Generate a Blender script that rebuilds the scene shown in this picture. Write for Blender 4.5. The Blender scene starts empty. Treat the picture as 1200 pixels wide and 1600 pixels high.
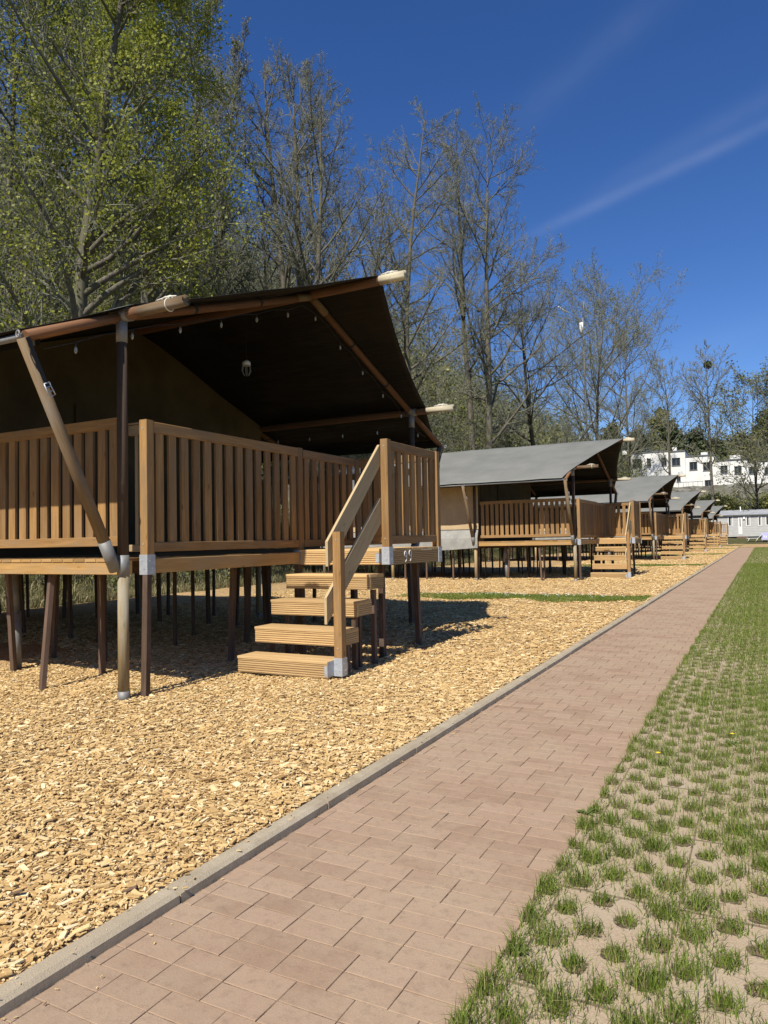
import bpy, math, random
import numpy as np
from mathutils import Vector, Matrix

scene = bpy.context.scene
COL = scene.collection
R = math.radians

# ------------------------------------------------------------------ camera
CAM_H = 1.3
F_PX, PITCH, ROLL, YAW = 1124.99, .0386, .0200, .4843
cy, sy, cp, sp, cr, sr = (math.cos(YAW), math.sin(YAW), math.cos(PITCH), math.sin(PITCH),
                          math.cos(ROLL), math.sin(ROLL))
f0 = Vector((-sy, cy, 0)); r0 = Vector((cy, sy, 0)); u0 = Vector((0, 0, 1))
FWD = f0 * cp + u0 * sp
u1 = -f0 * sp + u0 * cp
RGT = r0 * cr - u1 * sr
UPV = r0 * sr + u1 * cr
cam_d = bpy.data.cameras.new("camera")
cam = bpy.data.objects.new("camera", cam_d)
COL.objects.link(cam)
cam.matrix_world = Matrix(((RGT.x, UPV.x, -FWD.x, 0), (RGT.y, UPV.y, -FWD.y, 0),
                           (RGT.z, UPV.z, -FWD.z, CAM_H), (0, 0, 0, 1)))
cam_d.sensor_fit = 'VERTICAL'; cam_d.sensor_height = 36.0
cam_d.lens = 36.0 * F_PX / 1600.0
cam_d.clip_start = .05; cam_d.clip_end = 2000
scene.camera = cam


def at_plane(px, py, axis, val):
    """world point where the sight line through photo pixel (px,py) meets a plane"""
    d = FWD * F_PX + RGT * (px - 600) + UPV * (800 - py)
    c = Vector((0, 0, CAM_H)); i = 'XYZ'.index(axis)
    return c + d * ((val - c[i]) / d[i])


# ------------------------------------------------------------------ world and sun
SUN_EL, SUN_AZ = R(49.5), R(-1.0)          # the sun stands behind the camera (towards -Y)
sun_dir = Vector((-math.sin(SUN_AZ) * math.cos(SUN_EL), -math.cos(SUN_AZ) * math.cos(SUN_EL), math.sin(SUN_EL)))
world = bpy.data.worlds.new("World"); scene.world = world
world.use_nodes = True
wn = world.node_tree.nodes; wl = world.node_tree.links
wn.clear()
w_out = wn.new('ShaderNodeOutputWorld'); w_bg = wn.new('ShaderNodeBackground')
sky = wn.new('ShaderNodeTexSky'); sky.sky_type = 'NISHITA'; sky.sun_disc = False
sky.sun_elevation = SUN_EL; sky.sun_rotation = math.pi + SUN_AZ
sky.altitude = 1500; sky.air_density = 1.0; sky.dust_density = .35; sky.ozone_density = 3.2
w_bg.inputs['Strength'].default_value = .08


def wmath(op, a, b=None, c=None):
    n = wn.new('ShaderNodeMath'); n.operation = op
    for i, v in enumerate((a, b, c)):
        if v is None: continue
        if isinstance(v, (int, float)): n.inputs[i].default_value = v
        else: wl.new(v, n.inputs[i])
    return n.outputs[0]


w_tc = wn.new('ShaderNodeTexCoord')
mask = None
for (ax, ay, bx, by, wid, amp) in ((1200, 195, 900, 335, .0075, .20), (1195, 165, 960, 290, .013, .05), (1040, -10, 830, 170, .018, .07),
                                   (1200, 150, 1000, 260, .012, .05), (1180, 510, 1040, 570, .02, .05)):
    d1 = (FWD * F_PX + RGT * (ax - 600) + UPV * (800 - ay)).normalized()
    d2 = (FWD * F_PX + RGT * (bx - 600) + UPV * (800 - by)).normalized()
    nrm = d1.cross(d2).normalized(); mid = (d1 + d2).normalized(); half = d1.angle(d2) * .5
    vd = wn.new('ShaderNodeVectorMath'); vd.operation = 'DOT_PRODUCT'
    wl.new(w_tc.outputs['Generated'], vd.inputs[0]); vd.inputs[1].default_value = nrm
    g = wmath('DIVIDE', vd.outputs['Value'], wid)
    g = wmath('MULTIPLY', g, g); g = wmath('MULTIPLY', g, -1); g = wmath('EXPONENT', g)
    vm = wn.new('ShaderNodeVectorMath'); vm.operation = 'DOT_PRODUCT'
    wl.new(w_tc.outputs['Generated'], vm.inputs[0]); vm.inputs[1].default_value = mid
    ang = wmath('ARCCOSINE', wmath('MINIMUM', vm.outputs['Value'], 1.0))
    ang = wmath('DIVIDE', ang, half * 1.5); ang = wmath('MULTIPLY', ang, ang)
    ang = wmath('EXPONENT', wmath('MULTIPLY', wmath('MULTIPLY', ang, ang), -1))
    nz = wn.new('ShaderNodeTexNoise'); nz.inputs['Scale'].default_value = 14; nz.inputs['Detail'].default_value = 6
    wl.new(w_tc.outputs['Generated'], nz.inputs['Vector'])
    m = wmath('MULTIPLY', wmath('MULTIPLY', g, ang), wmath('MULTIPLY', nz.outputs[0], amp * .5))
    mask = m if mask is None else wmath('ADD', mask, m)
w_mix = wn.new('ShaderNodeMix'); w_mix.data_type = 'RGBA'
w_hsv = wn.new('ShaderNodeHueSaturation'); w_hsv.inputs['Saturation'].default_value = 1.25
w_hsv.inputs['Value'].default_value = 1.22; w_hsv.inputs['Hue'].default_value = .512
wl.new(sky.outputs[0], w_hsv.inputs['Color'])
wl.new(mask, w_mix.inputs['Factor']); wl.new(w_hsv.outputs[0], w_mix.inputs['A'])
w_mix.inputs['B'].default_value = (9, 9.6, 10.5, 1)
wl.new(w_mix.outputs['Result'], w_bg.inputs['Color']); wl.new(w_bg.outputs[0], w_out.inputs[0])

sun_d = bpy.data.lights.new("sun", 'SUN'); sun_d.energy = 5.0; sun_d.angle = R(.53); sun_d.color = (1, .94, .84)
sun = bpy.data.objects.new("sun", sun_d); COL.objects.link(sun)
sun.rotation_euler = sun_dir.to_track_quat('Z', 'Y').to_euler()
scene.view_settings.view_transform = 'Standard'; scene.view_settings.look = 'None'
scene.view_settings.exposure = 0.42; scene.view_settings.gamma = 1.0
scene.view_settings.use_curve_mapping = False
scene.cycles.max_bounces = 5; scene.cycles.diffuse_bounces = 3; scene.cycles.transparent_max_bounces = 6


# ------------------------------------------------------------------ object helpers
def tag(o, label=None, cat=None, group=None, kind=None):
    if label: o['label'] = label
    if cat: o['category'] = cat
    if group: o['group'] = group
    if kind: o['kind'] = kind
    return o


def empty(name, loc=(0, 0, 0), rz=0):
    o = bpy.data.objects.new(name, None); COL.objects.link(o)
    o.location = loc; o.rotation_euler = (0, 0, rz); o.empty_display_size = .2
    return o


def copy_tree(o, parent=None):
    c = o.copy(); COL.objects.link(c); c.parent = parent
    for ch in KIDS.get(o.name, []): KIDS.setdefault(c.name, []).append(copy_tree(ch, c))
    return c


KIDS = {}


def link_obj(name, me, parent=None):
    o = bpy.data.objects.new(name, me); COL.objects.link(o)
    if parent is not None:
        o.parent = parent; KIDS.setdefault(parent.name, []).append(o)
    return o


def np_mesh(name, verts, face_lens, loops, mats=(), smooth=False, mat_idx=None, uv=None, rnd=None):
    me = bpy.data.meshes.new(name)
    verts = np.asarray(verts, dtype=np.float32)
    loops = np.asarray(loops, dtype=np.int32).ravel(); face_lens = np.asarray(face_lens, dtype=np.int32)
    me.vertices.add(len(verts)); me.vertices.foreach_set('co', verts.ravel())
    me.loops.add(len(loops)); me.loops.foreach_set('vertex_index', loops)
    starts = np.zeros(len(face_lens), np.int32); starts[1:] = np.cumsum(face_lens)[:-1]
    me.polygons.add(len(face_lens)); me.polygons.foreach_set('loop_start', starts)
    me.polygons.foreach_set('use_smooth', np.full(len(face_lens), bool(smooth)))
    if mat_idx is not None: me.polygons.foreach_set('material_index', np.asarray(mat_idx, np.int32))
    if uv is not None:
        l = me.uv_layers.new(name='uv'); l.data.foreach_set('uv', np.asarray(uv, np.float32).ravel())
    if rnd is not None:
        a = me.attributes.new('rnd', 'FLOAT', 'FACE'); a.data.foreach_set('value', np.asarray(rnd, np.float32))
    for m in mats: me.materials.append(m)
    me.update(calc_edges=True)
    return me


ORG = Vector((0, 0, 0))                  # meshes inside a thing are written relative to its base
prng = random.Random(5)


class MB:
    """collects boards, poles and plates of one part"""
    def __init__(s): s.v = []; s.f = []; s.m = []; s.uv = []; s.r = []; s.sm = []

    def poly(s, pts, uvs=None, mi=0, rnd=None, smooth=False):
        b = len(s.v); s.v += [Vector(p) - ORG for p in pts]; s.f.append(tuple(range(b, b + len(pts))))
        s.m.append(mi); s.uv += list(uvs or [(0, 0)] * len(pts)); s.r.append(prng.random() if rnd is None else rnd); s.sm.append(smooth)

    def board(s, p0, p1, w, h, up=(0, 0, 1), mi=0, ch=.004, rnd=None):
        """a plank from p0 to p1 (centre line); w across, h along up; long edges chamfered"""
        p0 = Vector(p0); p1 = Vector(p1); d = (p1 - p0); L = d.length; d.normalize()
        upv = Vector(up); side = d.cross(upv).normalized(); upv = side.cross(d).normalized()
        rnd = prng.random() if rnd is None else rnd; ou = prng.random() * 20; ov = prng.random() * 20
        a, b = w / 2, h / 2; c = min(ch, a * .4, b * .4)
        prof = [(-a + c, -b), (a - c, -b), (a, -b + c), (a, b - c), (a - c, b), (-a + c, b), (-a, b - c), (-a, -b + c)]
        base = len(s.v)
        for q in (p0, p1):
            for (x, y) in prof: s.v.append(q + side * x + upv * y - ORG)
        per = [0]
        for i in range(8):
            x0, y0 = prof[i]; x1, y1 = prof[(i + 1) % 8]; per.append(per[-1] + math.hypot(x1 - x0, y1 - y0))
        for i in range(8):
            j = (i + 1) % 8
            s.f.append((base + i, base + 8 + i, base + 8 + j, base + j)); s.m.append(mi); s.r.append(rnd); s.sm.append(False)
            s.uv += [(ou, ov + per[i]), (ou + L, ov + per[i]), (ou + L, ov + per[i + 1]), (ou, ov + per[i + 1])]
        for k, rev in ((0, False), (8, True)):
            idx = [base + k + i for i in range(8)]
            uvs = [(ou + x * .3, ov + y) for x, y in prof]
            if rev: idx = idx[::-1]; uvs = uvs[::-1]
            s.f.append(tuple(idx)); s.m.append(mi); s.r.append(rnd); s.sm.append(False); s.uv += uvs

    def box(s, x0, x1, y0, y1, z0, z1, mi=0, ch=.004, rnd=None):
        d = (x1 - x0, y1 - y0, z1 - z0); k = max(range(3), key=lambda i: d[i])
        c = [(x0 + x1) / 2, (y0 + y1) / 2, (z0 + z1) / 2]; p0 = list(c); p1 = list(c)
        p0[k] = (x0, y0, z0)[k]; p1[k] = (x1, y1, z1)[k]
        if k == 0: s.board(p0, p1, d[1], d[2], (0, 0, 1), mi, ch, rnd)
        elif k == 1: s.board(p0, p1, d[0], d[2], (0, 0, 1), mi, ch, rnd)
        else: s.board(p0, p1, d[0], d[1], (0, 1, 0), mi, ch, rnd)

    def tube(s, pts, rad, n=12, mi=0, cap=True, rnd=None, wob=0):
        pts = [Vector(p) for p in pts]; rnd = prng.random() if rnd is None else rnd
        rs = rad if hasattr(rad, '__len__') else [rad] * len(pts)
        ou = prng.random() * 20; base = len(s.v); L = 0
        a = None; Ls = []
        for i, p in enumerate(pts):
            d = (pts[min(i + 1, len(pts) - 1)] - pts[max(i - 1, 0)]).normalized()
            if a is None:
                t = Vector((0, 0, 1)) if abs(d.z) < .9 else Vector((1, 0, 0)); a = d.cross(t).normalized()
            a = (a - d * a.dot(d)).normalized(); b = d.cross(a)
            if i: L += (p - pts[i - 1]).length
            Ls.append(L)
            for k in range(n):
                th = 2 * math.pi * k / n; r = rs[i] * (1 + (prng.uniform(-wob, wob) if wob else 0))
                s.v.append(p + (a * math.cos(th) + b * math.sin(th)) * r - ORG)
        for i in range(len(pts) - 1):
            for k in range(n):
                j = (k + 1) % n
                s.f.append((base + i * n + k, base + i * n + j, base + (i + 1) * n + j, base + (i + 1) * n + k))
                s.m.append(mi); s.r.append(rnd); s.sm.append(True)
                w = 2 * math.pi * rs[i] / n
                s.uv += [(ou + Ls[i], k * w), (ou + Ls[i], (k + 1) * w), (ou + Ls[i + 1], (k + 1) * w), (ou + Ls[i + 1], k * w)]
        if cap:
            for k, rev in ((0, True), ((len(pts) - 1) * n, False)):
                idx = [base + k + i for i in range(n)]
                uvs = [(ou + .02 * math.cos(2 * math.pi * i / n), .05 * math.sin(2 * math.pi * i / n)) for i in range(n)]
                if rev: idx = idx[::-1]
                s.f.append(tuple(idx)); s.m.append(mi); s.r.append(rnd); s.sm.append(False); s.uv += uvs

    def build(s, name, mats, parent=None, solid=0):
        if not isinstance(mats, (list, tuple)): mats = [mats]
        me = bpy.data.meshes.new(name)
        me.from_pydata([tuple(v) for v in s.v], [], s.f)
        for m in mats: me.materials.append(m)
        me.polygons.foreach_set('material_index', s.m); me.polygons.foreach_set('use_smooth', s.sm)
        l = me.uv_layers.new(name='uv'); l.data.foreach_set('uv', np.array(s.uv, np.float32).ravel())
        a = me.attributes.new('rnd', 'FLOAT', 'FACE'); a.data.foreach_set('value', s.r)
        me.update(calc_edges=True)
        return link_obj(name, me, parent)


# ------------------------------------------------------------------ materials
class NT:
    def __init__(s, name, rough=.8, spec=.3):
        s.mat = bpy.data.materials.new(name); s.mat.use_nodes = True; s.t = s.mat.node_tree
        s.b = s.t.nodes['Principled BSDF']; s.b.inputs['Roughness'].default_value = rough
        s.b.inputs['Specular IOR Level'].default_value = spec

    def n(s, typ, **kw):
        x = s.t.nodes.new('ShaderNode' + typ)
        for k, v in kw.items():
            if k in x.inputs.keys():
                if hasattr(v, 'links') or isinstance(v, bpy.types.NodeSocket): s.t.links.new(v, x.inputs[k])
                else: x.inputs[k].default_value = v
            else: setattr(x, k, v)
        return x

    def link(s, a, b): s.t.links.new(a, b)

    def math(s, op, a, b=None, clamp=False):
        x = s.t.nodes.new('ShaderNodeMath'); x.operation = op; x.use_clamp = clamp
        for i, v in enumerate((a, b)):
            if v is None: continue
            if isinstance(v, (int, float)): x.inputs[i].default_value = v
            else: s.link(v, x.inputs[i])
        return x.outputs[0]

    def ramp(s, fac, stops, interp='LINEAR'):
        x = s.t.nodes.new('ShaderNodeValToRGB'); x.color_ramp.interpolation = interp
        e = x.color_ramp.elements
        while len(e) < len(stops): e.new(.5)
        for i, (p, c) in enumerate(stops): e[i].position = p; e[i].color = (*c, 1) if len(c) == 3 else c
        s.link(fac, x.inputs[0]); return x.outputs[0]

    def mix(s, f, a, b, mode='MIX'):
        x = s.t.nodes.new('ShaderNodeMix'); x.data_type = 'RGBA'; x.blend_type = mode
        for k, v in (('Factor', f), ('A', a), ('B', b)):
            if isinstance(v, (int, float)): x.inputs[k].default_value = v
            elif isinstance(v, tuple): x.inputs[k].default_value = (*v, 1) if len(v) == 3 else v
            else: s.link(v, x.inputs[k])
        return x.outputs['Result']

    def noise(s, vec, scale, detail=4, rough=.5, dist=0):
        x = s.t.nodes.new('ShaderNodeTexNoise'); x.inputs['Scale'].default_value = scale
        x.inputs['Detail'].default_value = detail; x.inputs['Roughness'].default_value = rough
        x.inputs['Distortion'].default_value = dist
        if vec is not None: s.link(vec, x.inputs['Vector'])
        return x.outputs[0]

    def map(s, vec, scale=(1, 1, 1), loc=(0, 0, 0), rot=(0, 0, 0)):
        x = s.t.nodes.new('ShaderNodeMapping'); x.inputs['Scale'].default_value = scale
        x.inputs['Location'].default_value = loc; x.inputs['Rotation'].default_value = rot
        s.link(vec, x.inputs['Vector']); return x.outputs[0]

    def bump(s, h, strength=.4, dist=.01):
        x = s.t.nodes.new('ShaderNodeBump'); x.inputs['Strength'].default_value = strength
        x.inputs['Distance'].default_value = dist; s.link(h, x.inputs['Height'])
        s.link(x.outputs[0], s.b.inputs['Normal'])

    def col(s, c):
        if isinstance(c, tuple): s.b.inputs['Base Color'].default_value = (*c, 1)
        else: s.link(c, s.b.inputs['Base Color'])

    @property
    def obj(s): return s.n('TexCoord').outputs['Object']

    @property
    def gen(s): return s.n('NewGeometry').outputs['Position']

    @property
    def uv(s): return s.n('UVMap', uv_map='uv').outputs[0]

    @property
    def rnd(s): return s.n('Attribute', attribute_name='rnd').outputs['Fac']


def wood(name, dark, light, grain=.5, knots=True, rough=.75, weather=None, bump=.35):
    m = NT(name, rough, .25)
    uv = m.uv; rnd = m.rnd
    off = m.n('CombineXYZ'); m.link(m.math('MULTIPLY', rnd, 37.0), off.inputs[2])
    v = m.n('VectorMath', operation='ADD'); m.link(uv, v.inputs[0]); m.link(off.outputs[0], v.inputs[1])
    g = m.noise(m.map(v.outputs[0], (3, 70, 1)), 1.0, 5, .6, .6)
    g2 = m.noise(m.map(v.outputs[0], (1.2, 14, 1)), 1.0, 3, .5, 1.5)
    c = m.ramp(m.math('ADD', m.math('MULTIPLY', g, .6), m.math('MULTIPLY', g2, .4)), [(.3, dark), (.68, light)])
    if knots:
        k = m.n('TexVoronoi', feature='F1'); m.link(m.map(v.outputs[0], (3.1, 11, 1)), k.inputs['Vector'])
        k.inputs['Scale'].default_value = 1.0
        kk = m.ramp(k.outputs['Distance'], [(.05, (1, 1, 1)), (.13, (0, 0, 0))])
        c = m.mix(m.math('MULTIPLY', kk, .75), c, tuple(x * .3 for x in dark))
    br = m.ramp(rnd, [(0, (.72, .70, .68)), (.5, (1, 1, 1)), (1, (1.22, 1.2, 1.14))])
    c = m.mix(1.0, c, br, 'MULTIPLY')
    if weather:
        w = m.noise(m.map(v.outputs[0], (2, 9, 1), (5, 3, 0)), 1.0, 4, .6)
        c = m.mix(m.ramp(w, [(.45, (0, 0, 0)), (.7, (1, 1, 1))]), c, weather)
    m.col(c); m.bump(g, bump, .004)
    return m.mat


M = {}
M['rail'] = wood('stained larch', (.17, .092, .033), (.37, .215, .082), weather=(.25, .16, .08))
M['beam'] = wood('fresh larch beam', (.26, .15, .05), (.46, .28, .105), weather=(.36, .24, .12))
M['tread'] = wood('ribbed decking board', (.42, .27, .12), (.62, .43, .21), bump=.2)
M['hand'] = wood('pale handrail board', (.28, .21, .12), (.44, .34, .19), bump=.2)
M['leg'] = wood('dark stained leg', (.062, .042, .029), (.13, .083, .054), knots=False, weather=(.15, .10, .08))
M['pole'] = wood('round pole', (.13, .088, .046), (.25, .17, .09), weather=(.20, .16, .115))
M['polelow'] = wood('round pole weathered', (.25, .18, .09), (.42, .32, .17), weather=(.30, .27, .2))
M['rafter'] = wood('red brown rafter', (.10, .05, .025), (.22, .105, .05), knots=False)
M['shadepole'] = wood('shade-darkened pole', (.055, .036, .024), (.11, .072, .045), knots=False)  # upper posts: shade below the roof painted into the wood colour
M['tip'] = wood('sun bleached pole end', (.36, .31, .21), (.55, .49, .36), knots=False)


def metal(name, c, rough=.45):
    m = NT(name, rough, .5); m.b.inputs['Metallic'].default_value = .35
    n = m.noise(m.obj, 22, 4, .6)
    m.col(m.ramp(n, [(.3, tuple(x * .75 for x in c)), (.7, c)])); m.bump(n, .1, .002)
    return m.mat


M['galv'] = metal('galvanised steel', (.50, .53, .56))
M['galvdull'] = metal('dull galvanised pipe', (.25, .245, .23), .6)
M['dark'] = NT('dark strap webbing', .8).mat; M['dark'].node_tree.nodes['Principled BSDF'].inputs['Base Color'].default_value = (.03, .03, .03, 1)
m = NT('white rope', .9); m.col((.62, .58, .48)); M['rope'] = m.mat
m = NT('canvas top', .75, .3)
n = m.noise(m.obj, 1.1, 4, .6); n2 = m.noise(m.obj, 900, 2, .5)
m.col(m.ramp(m.math('ADD', m.math('MULTIPLY', n, .8), m.math('MULTIPLY', n2, .2)), [(.35, (.135, .138, .125)), (.65, (.185, .185, .168))]))
sx = m.n('SeparateXYZ'); m.link(m.obj, sx.inputs[0])
seam = m.ramp(m.math('ABSOLUTE', m.math('ADD', m.math('FRACT', m.math('DIVIDE', sx.outputs[0], 1.5)), -.5)), [(.008, (1, 1, 1)), (.016, (0, 0, 0))])
bw = m.n('RGBToBW'); m.link(seam, bw.inputs[0])
m.bump(m.math('ADD', m.noise(m.map(m.obj, (.6, 2.5, 2.5)), 1.2, 3, .5), m.math('MULTIPLY', bw.outputs[0], .25)), .4, .05); M['canvas'] = m.mat
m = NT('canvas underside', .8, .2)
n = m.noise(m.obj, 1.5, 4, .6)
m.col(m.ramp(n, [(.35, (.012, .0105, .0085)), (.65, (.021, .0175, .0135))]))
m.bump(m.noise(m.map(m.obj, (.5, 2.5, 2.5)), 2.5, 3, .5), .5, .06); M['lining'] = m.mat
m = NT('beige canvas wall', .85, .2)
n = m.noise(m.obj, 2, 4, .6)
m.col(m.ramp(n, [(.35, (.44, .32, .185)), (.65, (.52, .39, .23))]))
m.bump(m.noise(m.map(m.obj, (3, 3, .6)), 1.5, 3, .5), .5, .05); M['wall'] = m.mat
m = NT('shade-darkened inner canvas', .9, .1)  # deep shade on the cabin front is put into this darker canvas colour
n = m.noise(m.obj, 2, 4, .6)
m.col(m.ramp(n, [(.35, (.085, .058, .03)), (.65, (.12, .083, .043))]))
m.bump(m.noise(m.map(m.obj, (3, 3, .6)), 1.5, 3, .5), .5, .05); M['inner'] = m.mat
m = NT('grey skirt canvas', .85, .2)
n = m.noise(m.obj, 5, 4, .6)
m.col(m.ramp(n, [(.35, (.24, .235, .215)), (.65, (.32, .315, .29))]))
m.bump(m.noise(m.map(m.obj, (3, 3, .6)), 2.5, 3, .5), .6, .05); M['skirt'] = m.mat
m = NT('bulb glass', .15, .6); m.col((.55, .55, .5)); m.b.inputs['Transmission Weight'].default_value = .5; M['bulb'] = m.mat
m = NT('white plastic', .4, .4); m.col((.7, .7, .68)); M['white'] = m.mat

# ------------------------------------------------------------------ terrain
def terrain(x, y):
    s = np.clip(-13.4 - x, 0, None)
    bank = np.where(s < 2, .2 * s * s / 2 + .1 * s, .6 + (s - 2) * .68)
    bank = np.where(s > 30, .6 + 28 * .68 + (s - 30) * .22, bank)
    bank = bank * np.clip(1.15 - .0 * y, 0, 2)
    b = np.interp(y, [-50, 91, 96.5, 106, 112, 126, 128.6, 129, 158, 230, 500], [0, 0, .62, .7, 1.6, 5.0, 5.2, 9.0, 9.4, 22, 34])
    rightfall = np.clip((x - 60) / 60, 0, 1)
    return np.maximum(bank, b * (1 - .5 * rightfall))


def tz(x, y): return float(terrain(np.array(float(x)), np.array(float(y))))


xs = np.unique(np.concatenate([np.linspace(-400, -60, 24), np.linspace(-60, -12, 90), np.linspace(-12, 40, 60), np.linspace(40, 400, 24)]))
ys = np.unique(np.concatenate([np.linspace(-120, 0, 14), np.linspace(0, 130, 140), np.linspace(128.4, 129.2, 3), np.linspace(130, 260, 50), np.linspace(260, 700, 16)]))
gx, gy = np.meshgrid(xs, ys, indexing='ij')
gz = terrain(gx, gy)
rs = np.random.RandomState(3)
lump = np.sin(gx * .9 + np.sin(gy * .7)) * np.cos(gy * .83 + 1) * .12
gz = gz + np.where(gz > .3, lump * np.clip(gz, 0, 2), -.03)
V = np.stack([gx, gy, gz], -1).reshape(-1, 3)
nx, ny = len(xs), len(ys)
ii, jj = np.meshgrid(np.arange(nx - 1), np.arange(ny - 1), indexing='ij')
q = np.stack([ii * ny + jj, (ii + 1) * ny + jj, (ii + 1) * ny + jj + 1, ii * ny + jj + 1], -1).reshape(-1, 4)
m = NT('rough grass bank', .95, .1)
p = m.gen
a = m.noise(p, .35, 5, .6); b_ = m.noise(p, 9, 5, .7); c_ = m.noise(p, 60, 3, .6)
col = m.ramp(b_, [(.3, (.05, .045, .02)), (.5, (.10, .085, .042)), (.7, (.20, .165, .095))])
col2 = m.ramp(c_, [(.3, (.055, .06, .02)), (.7, (.11, .12, .045))])
m.col(m.mix(m.ramp(a, [(.4, (0, 0, 0)), (.6, (1, 1, 1))]), col, col2))
m.bump(m.math('ADD', b_, c_), .8, .08); M['bank'] = m.mat
ground = link_obj('ground', np_mesh('ground', V, np.full(len(q), 4), q, [M['bank']], True)); tag(ground, kind='structure')


def sheet(name, pts, z, mat, kind='structure'):
    me = bpy.data.meshes.new(name); me.from_pydata([(x, y, z) for x, y in pts], [], [tuple(range(len(pts)))])
    me.materials.append(mat); o = link_obj(name, me); tag(o, kind=kind); return o


# --- wood chip bed
m = NT('wood chip bed', .9, .15)
p = m.gen
w1 = m.n('TexVoronoi', feature='F1'); m.link(m.map(p, (1, 1, .3)), w1.inputs['Vector']); w1.inputs['Scale'].default_value = 48
w1.inputs['Randomness'].default_value = 1
w2 = m.n('TexVoronoi', feature='F1'); m.link(m.map(p, (1.7, .8, .3), rot=(0, 0, .8)), w2.inputs['Vector']); w2.inputs['Scale'].default_value = 26
h = m.n('SeparateColor'); m.link(w1.outputs['Color'], h.inputs[0])
h2 = m.n('SeparateColor'); m.link(w2.outputs['Color'], h2.inputs[0])
t = m.math('ADD', m.math('MULTIPLY', h.outputs[0], .55), m.math('MULTIPLY', h2.outputs[0], .45))
c = m.ramp(t, [(.08, (.48, .31, .14)), (.35, (.66, .46, .225)), (.62, (.76, .57, .31)), (.95, (.88, .74, .48))])
big = m.noise(p, .8, 4, .6)
c = m.mix(1.0, c, m.ramp(big, [(.3, (.88, .86, .82)), (.7, (1.06, 1.04, 1.0))]), 'MULTIPLY')
edge = m.ramp(m.math('ADD', w1.outputs['Distance'], w2.outputs['Distance']), [(.8, (1, 1, 1)), (1.3, (.6, .52, .45))])
m.col(m.mix(.8, c, edge, 'MULTIPLY'))
m.bump(m.math('SUBTRACT', m.math('ADD', h.outputs[1], h2.outputs[1]), m.math('ADD', w1.outputs['Distance'], w2.outputs['Distance'])), .9, .02)
M['chipbed'] = m.mat
XK, XG = -1.915, -.764
bed = link_obj('wood_chip_bed', None) if False else None
bx = np.concatenate([np.linspace(-13.6, -3, 90), np.linspace(-2.9, XK - .085, 14)]); by = np.concatenate([np.linspace(-4, 12, 130), np.linspace(12.3, 92, 230)])
gx, gy = np.meshgrid(bx, by, indexing='ij')
def bedz(x, y):
    hump = .014 * np.sin(x * 2.3 + np.sin(y * 1.9) * 1.3) * np.cos(y * 2.1 + .4 * x) + .008 * np.sin(x * 6.1 + y * 3.3)
    near = np.clip((x - (XK - .6)) / .5, 0, 1)
    return .004 + (hump + .012) * np.clip((y + 4), 0, 1) * (1 - near) + near * .030
gz = bedz(gx, gy)
V = np.stack([gx, gy, gz], -1).reshape(-1, 3); nx, ny = len(bx), len(by)
ii, jj = np.meshgrid(np.arange(nx - 1), np.arange(ny - 1), indexing='ij')
q = np.stack([ii * ny + jj, (ii + 1) * ny + jj, (ii + 1) * ny + jj + 1, ii * ny + jj + 1], -1).reshape(-1, 4)
bed = link_obj('wood_chip_ground', np_mesh('wood_chip_ground', V, np.full(len(q), 4), q, [M['chipbed']], True)); tag(bed, kind='structure')
sheet('wood_chip_square', [(-1.99, 70.2), (30, 70.2), (30, 90), (-1.99, 90)], .010, M['chipbed'])


def chips(name, n, sampler, smin, smax, seed):
    r = np.random.RandomState(seed)
    x, y = sampler(r, n); n = len(x)
    L = r.uniform(smin, smax, n) * (.5 + r.rand(n) ** 2); W = L * r.uniform(.16, .50, n); T = np.minimum(W * .5, r.uniform(.0015, .005, n) * (smax / .03))
    yaw = r.rand(n) * 2 * np.pi; tl = r.normal(0, .12, n); rl = r.normal(0, .16, n)
    z = bedz(x, y) + r.uniform(.000, .011, n) * (smax / .03)
    # eight corners of a flat irregular sliver
    sx = np.array([-1, 1, 1, -1, -1, 1, 1, -1.]); sy_ = np.array([-1, -1, 1, 1, -1, -1, 1, 1.]); sz = np.array([-1, -1, -1, -1, 1, 1, 1, 1.])
    jx = 1 + r.uniform(-.35, .1, (n, 4)); jy = 1 + r.uniform(-.55, .2, (n, 4))
    jx = np.concatenate([jx, jx], 1); jy = np.concatenate([jy, jy], 1)
    X = sx * jx * L[:, None] / 2; Y = sy_ * jy * W[:, None] / 2; Z = np.repeat((sz * 1.)[None], n, 0) * T[:, None] / 2
    c, s = np.cos(rl)[:, None], np.sin(rl)[:, None]; Y, Z = Y * c - Z * s, Y * s + Z * c
    c, s = np.cos(tl)[:, None], np.sin(tl)[:, None]; X, Z = X * c - Z * s, X * s + Z * c
    c, s = np.cos(yaw)[:, None], np.sin(yaw)[:, None]; X, Y = X * c - Y * s, X * s + Y * c
    V = np.stack([X + x[:, None], Y + y[:, None], Z + z[:, None]], -1).reshape(-1, 3)
    fq = np.array([[4, 5, 6, 7], [0, 1, 5, 4], [1, 2, 6, 5], [2, 3, 7, 6], [3, 0, 4, 7]])
    q = (np.arange(n)[:, None, None] * 8 + fq[None]).reshape(-1, 4)
    return np_mesh(name, V, np.full(len(q), 4), q, [M['chip']], False, rnd=np.repeat(r.rand(n), 5))


m = NT('wood chip', .85, .2)
c = m.ramp(m.rnd, [(0, (.21, .12, .05)), (.08, (.43, .275, .115)), (.45, (.60, .415, .18)), (.8, (.70, .515, .25)), (1, (.82, .69, .43))])
g = m.noise(m.map(m.gen, (1, 1, 1)), 160, 2, .5)
m.col(m.mix(.45, c, m.ramp(g, [(.3, (.7, .65, .6)), (.7, (1.1, 1.1, 1.1))]), 'MULTIPLY')); M['chip'] = m.mat


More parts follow.
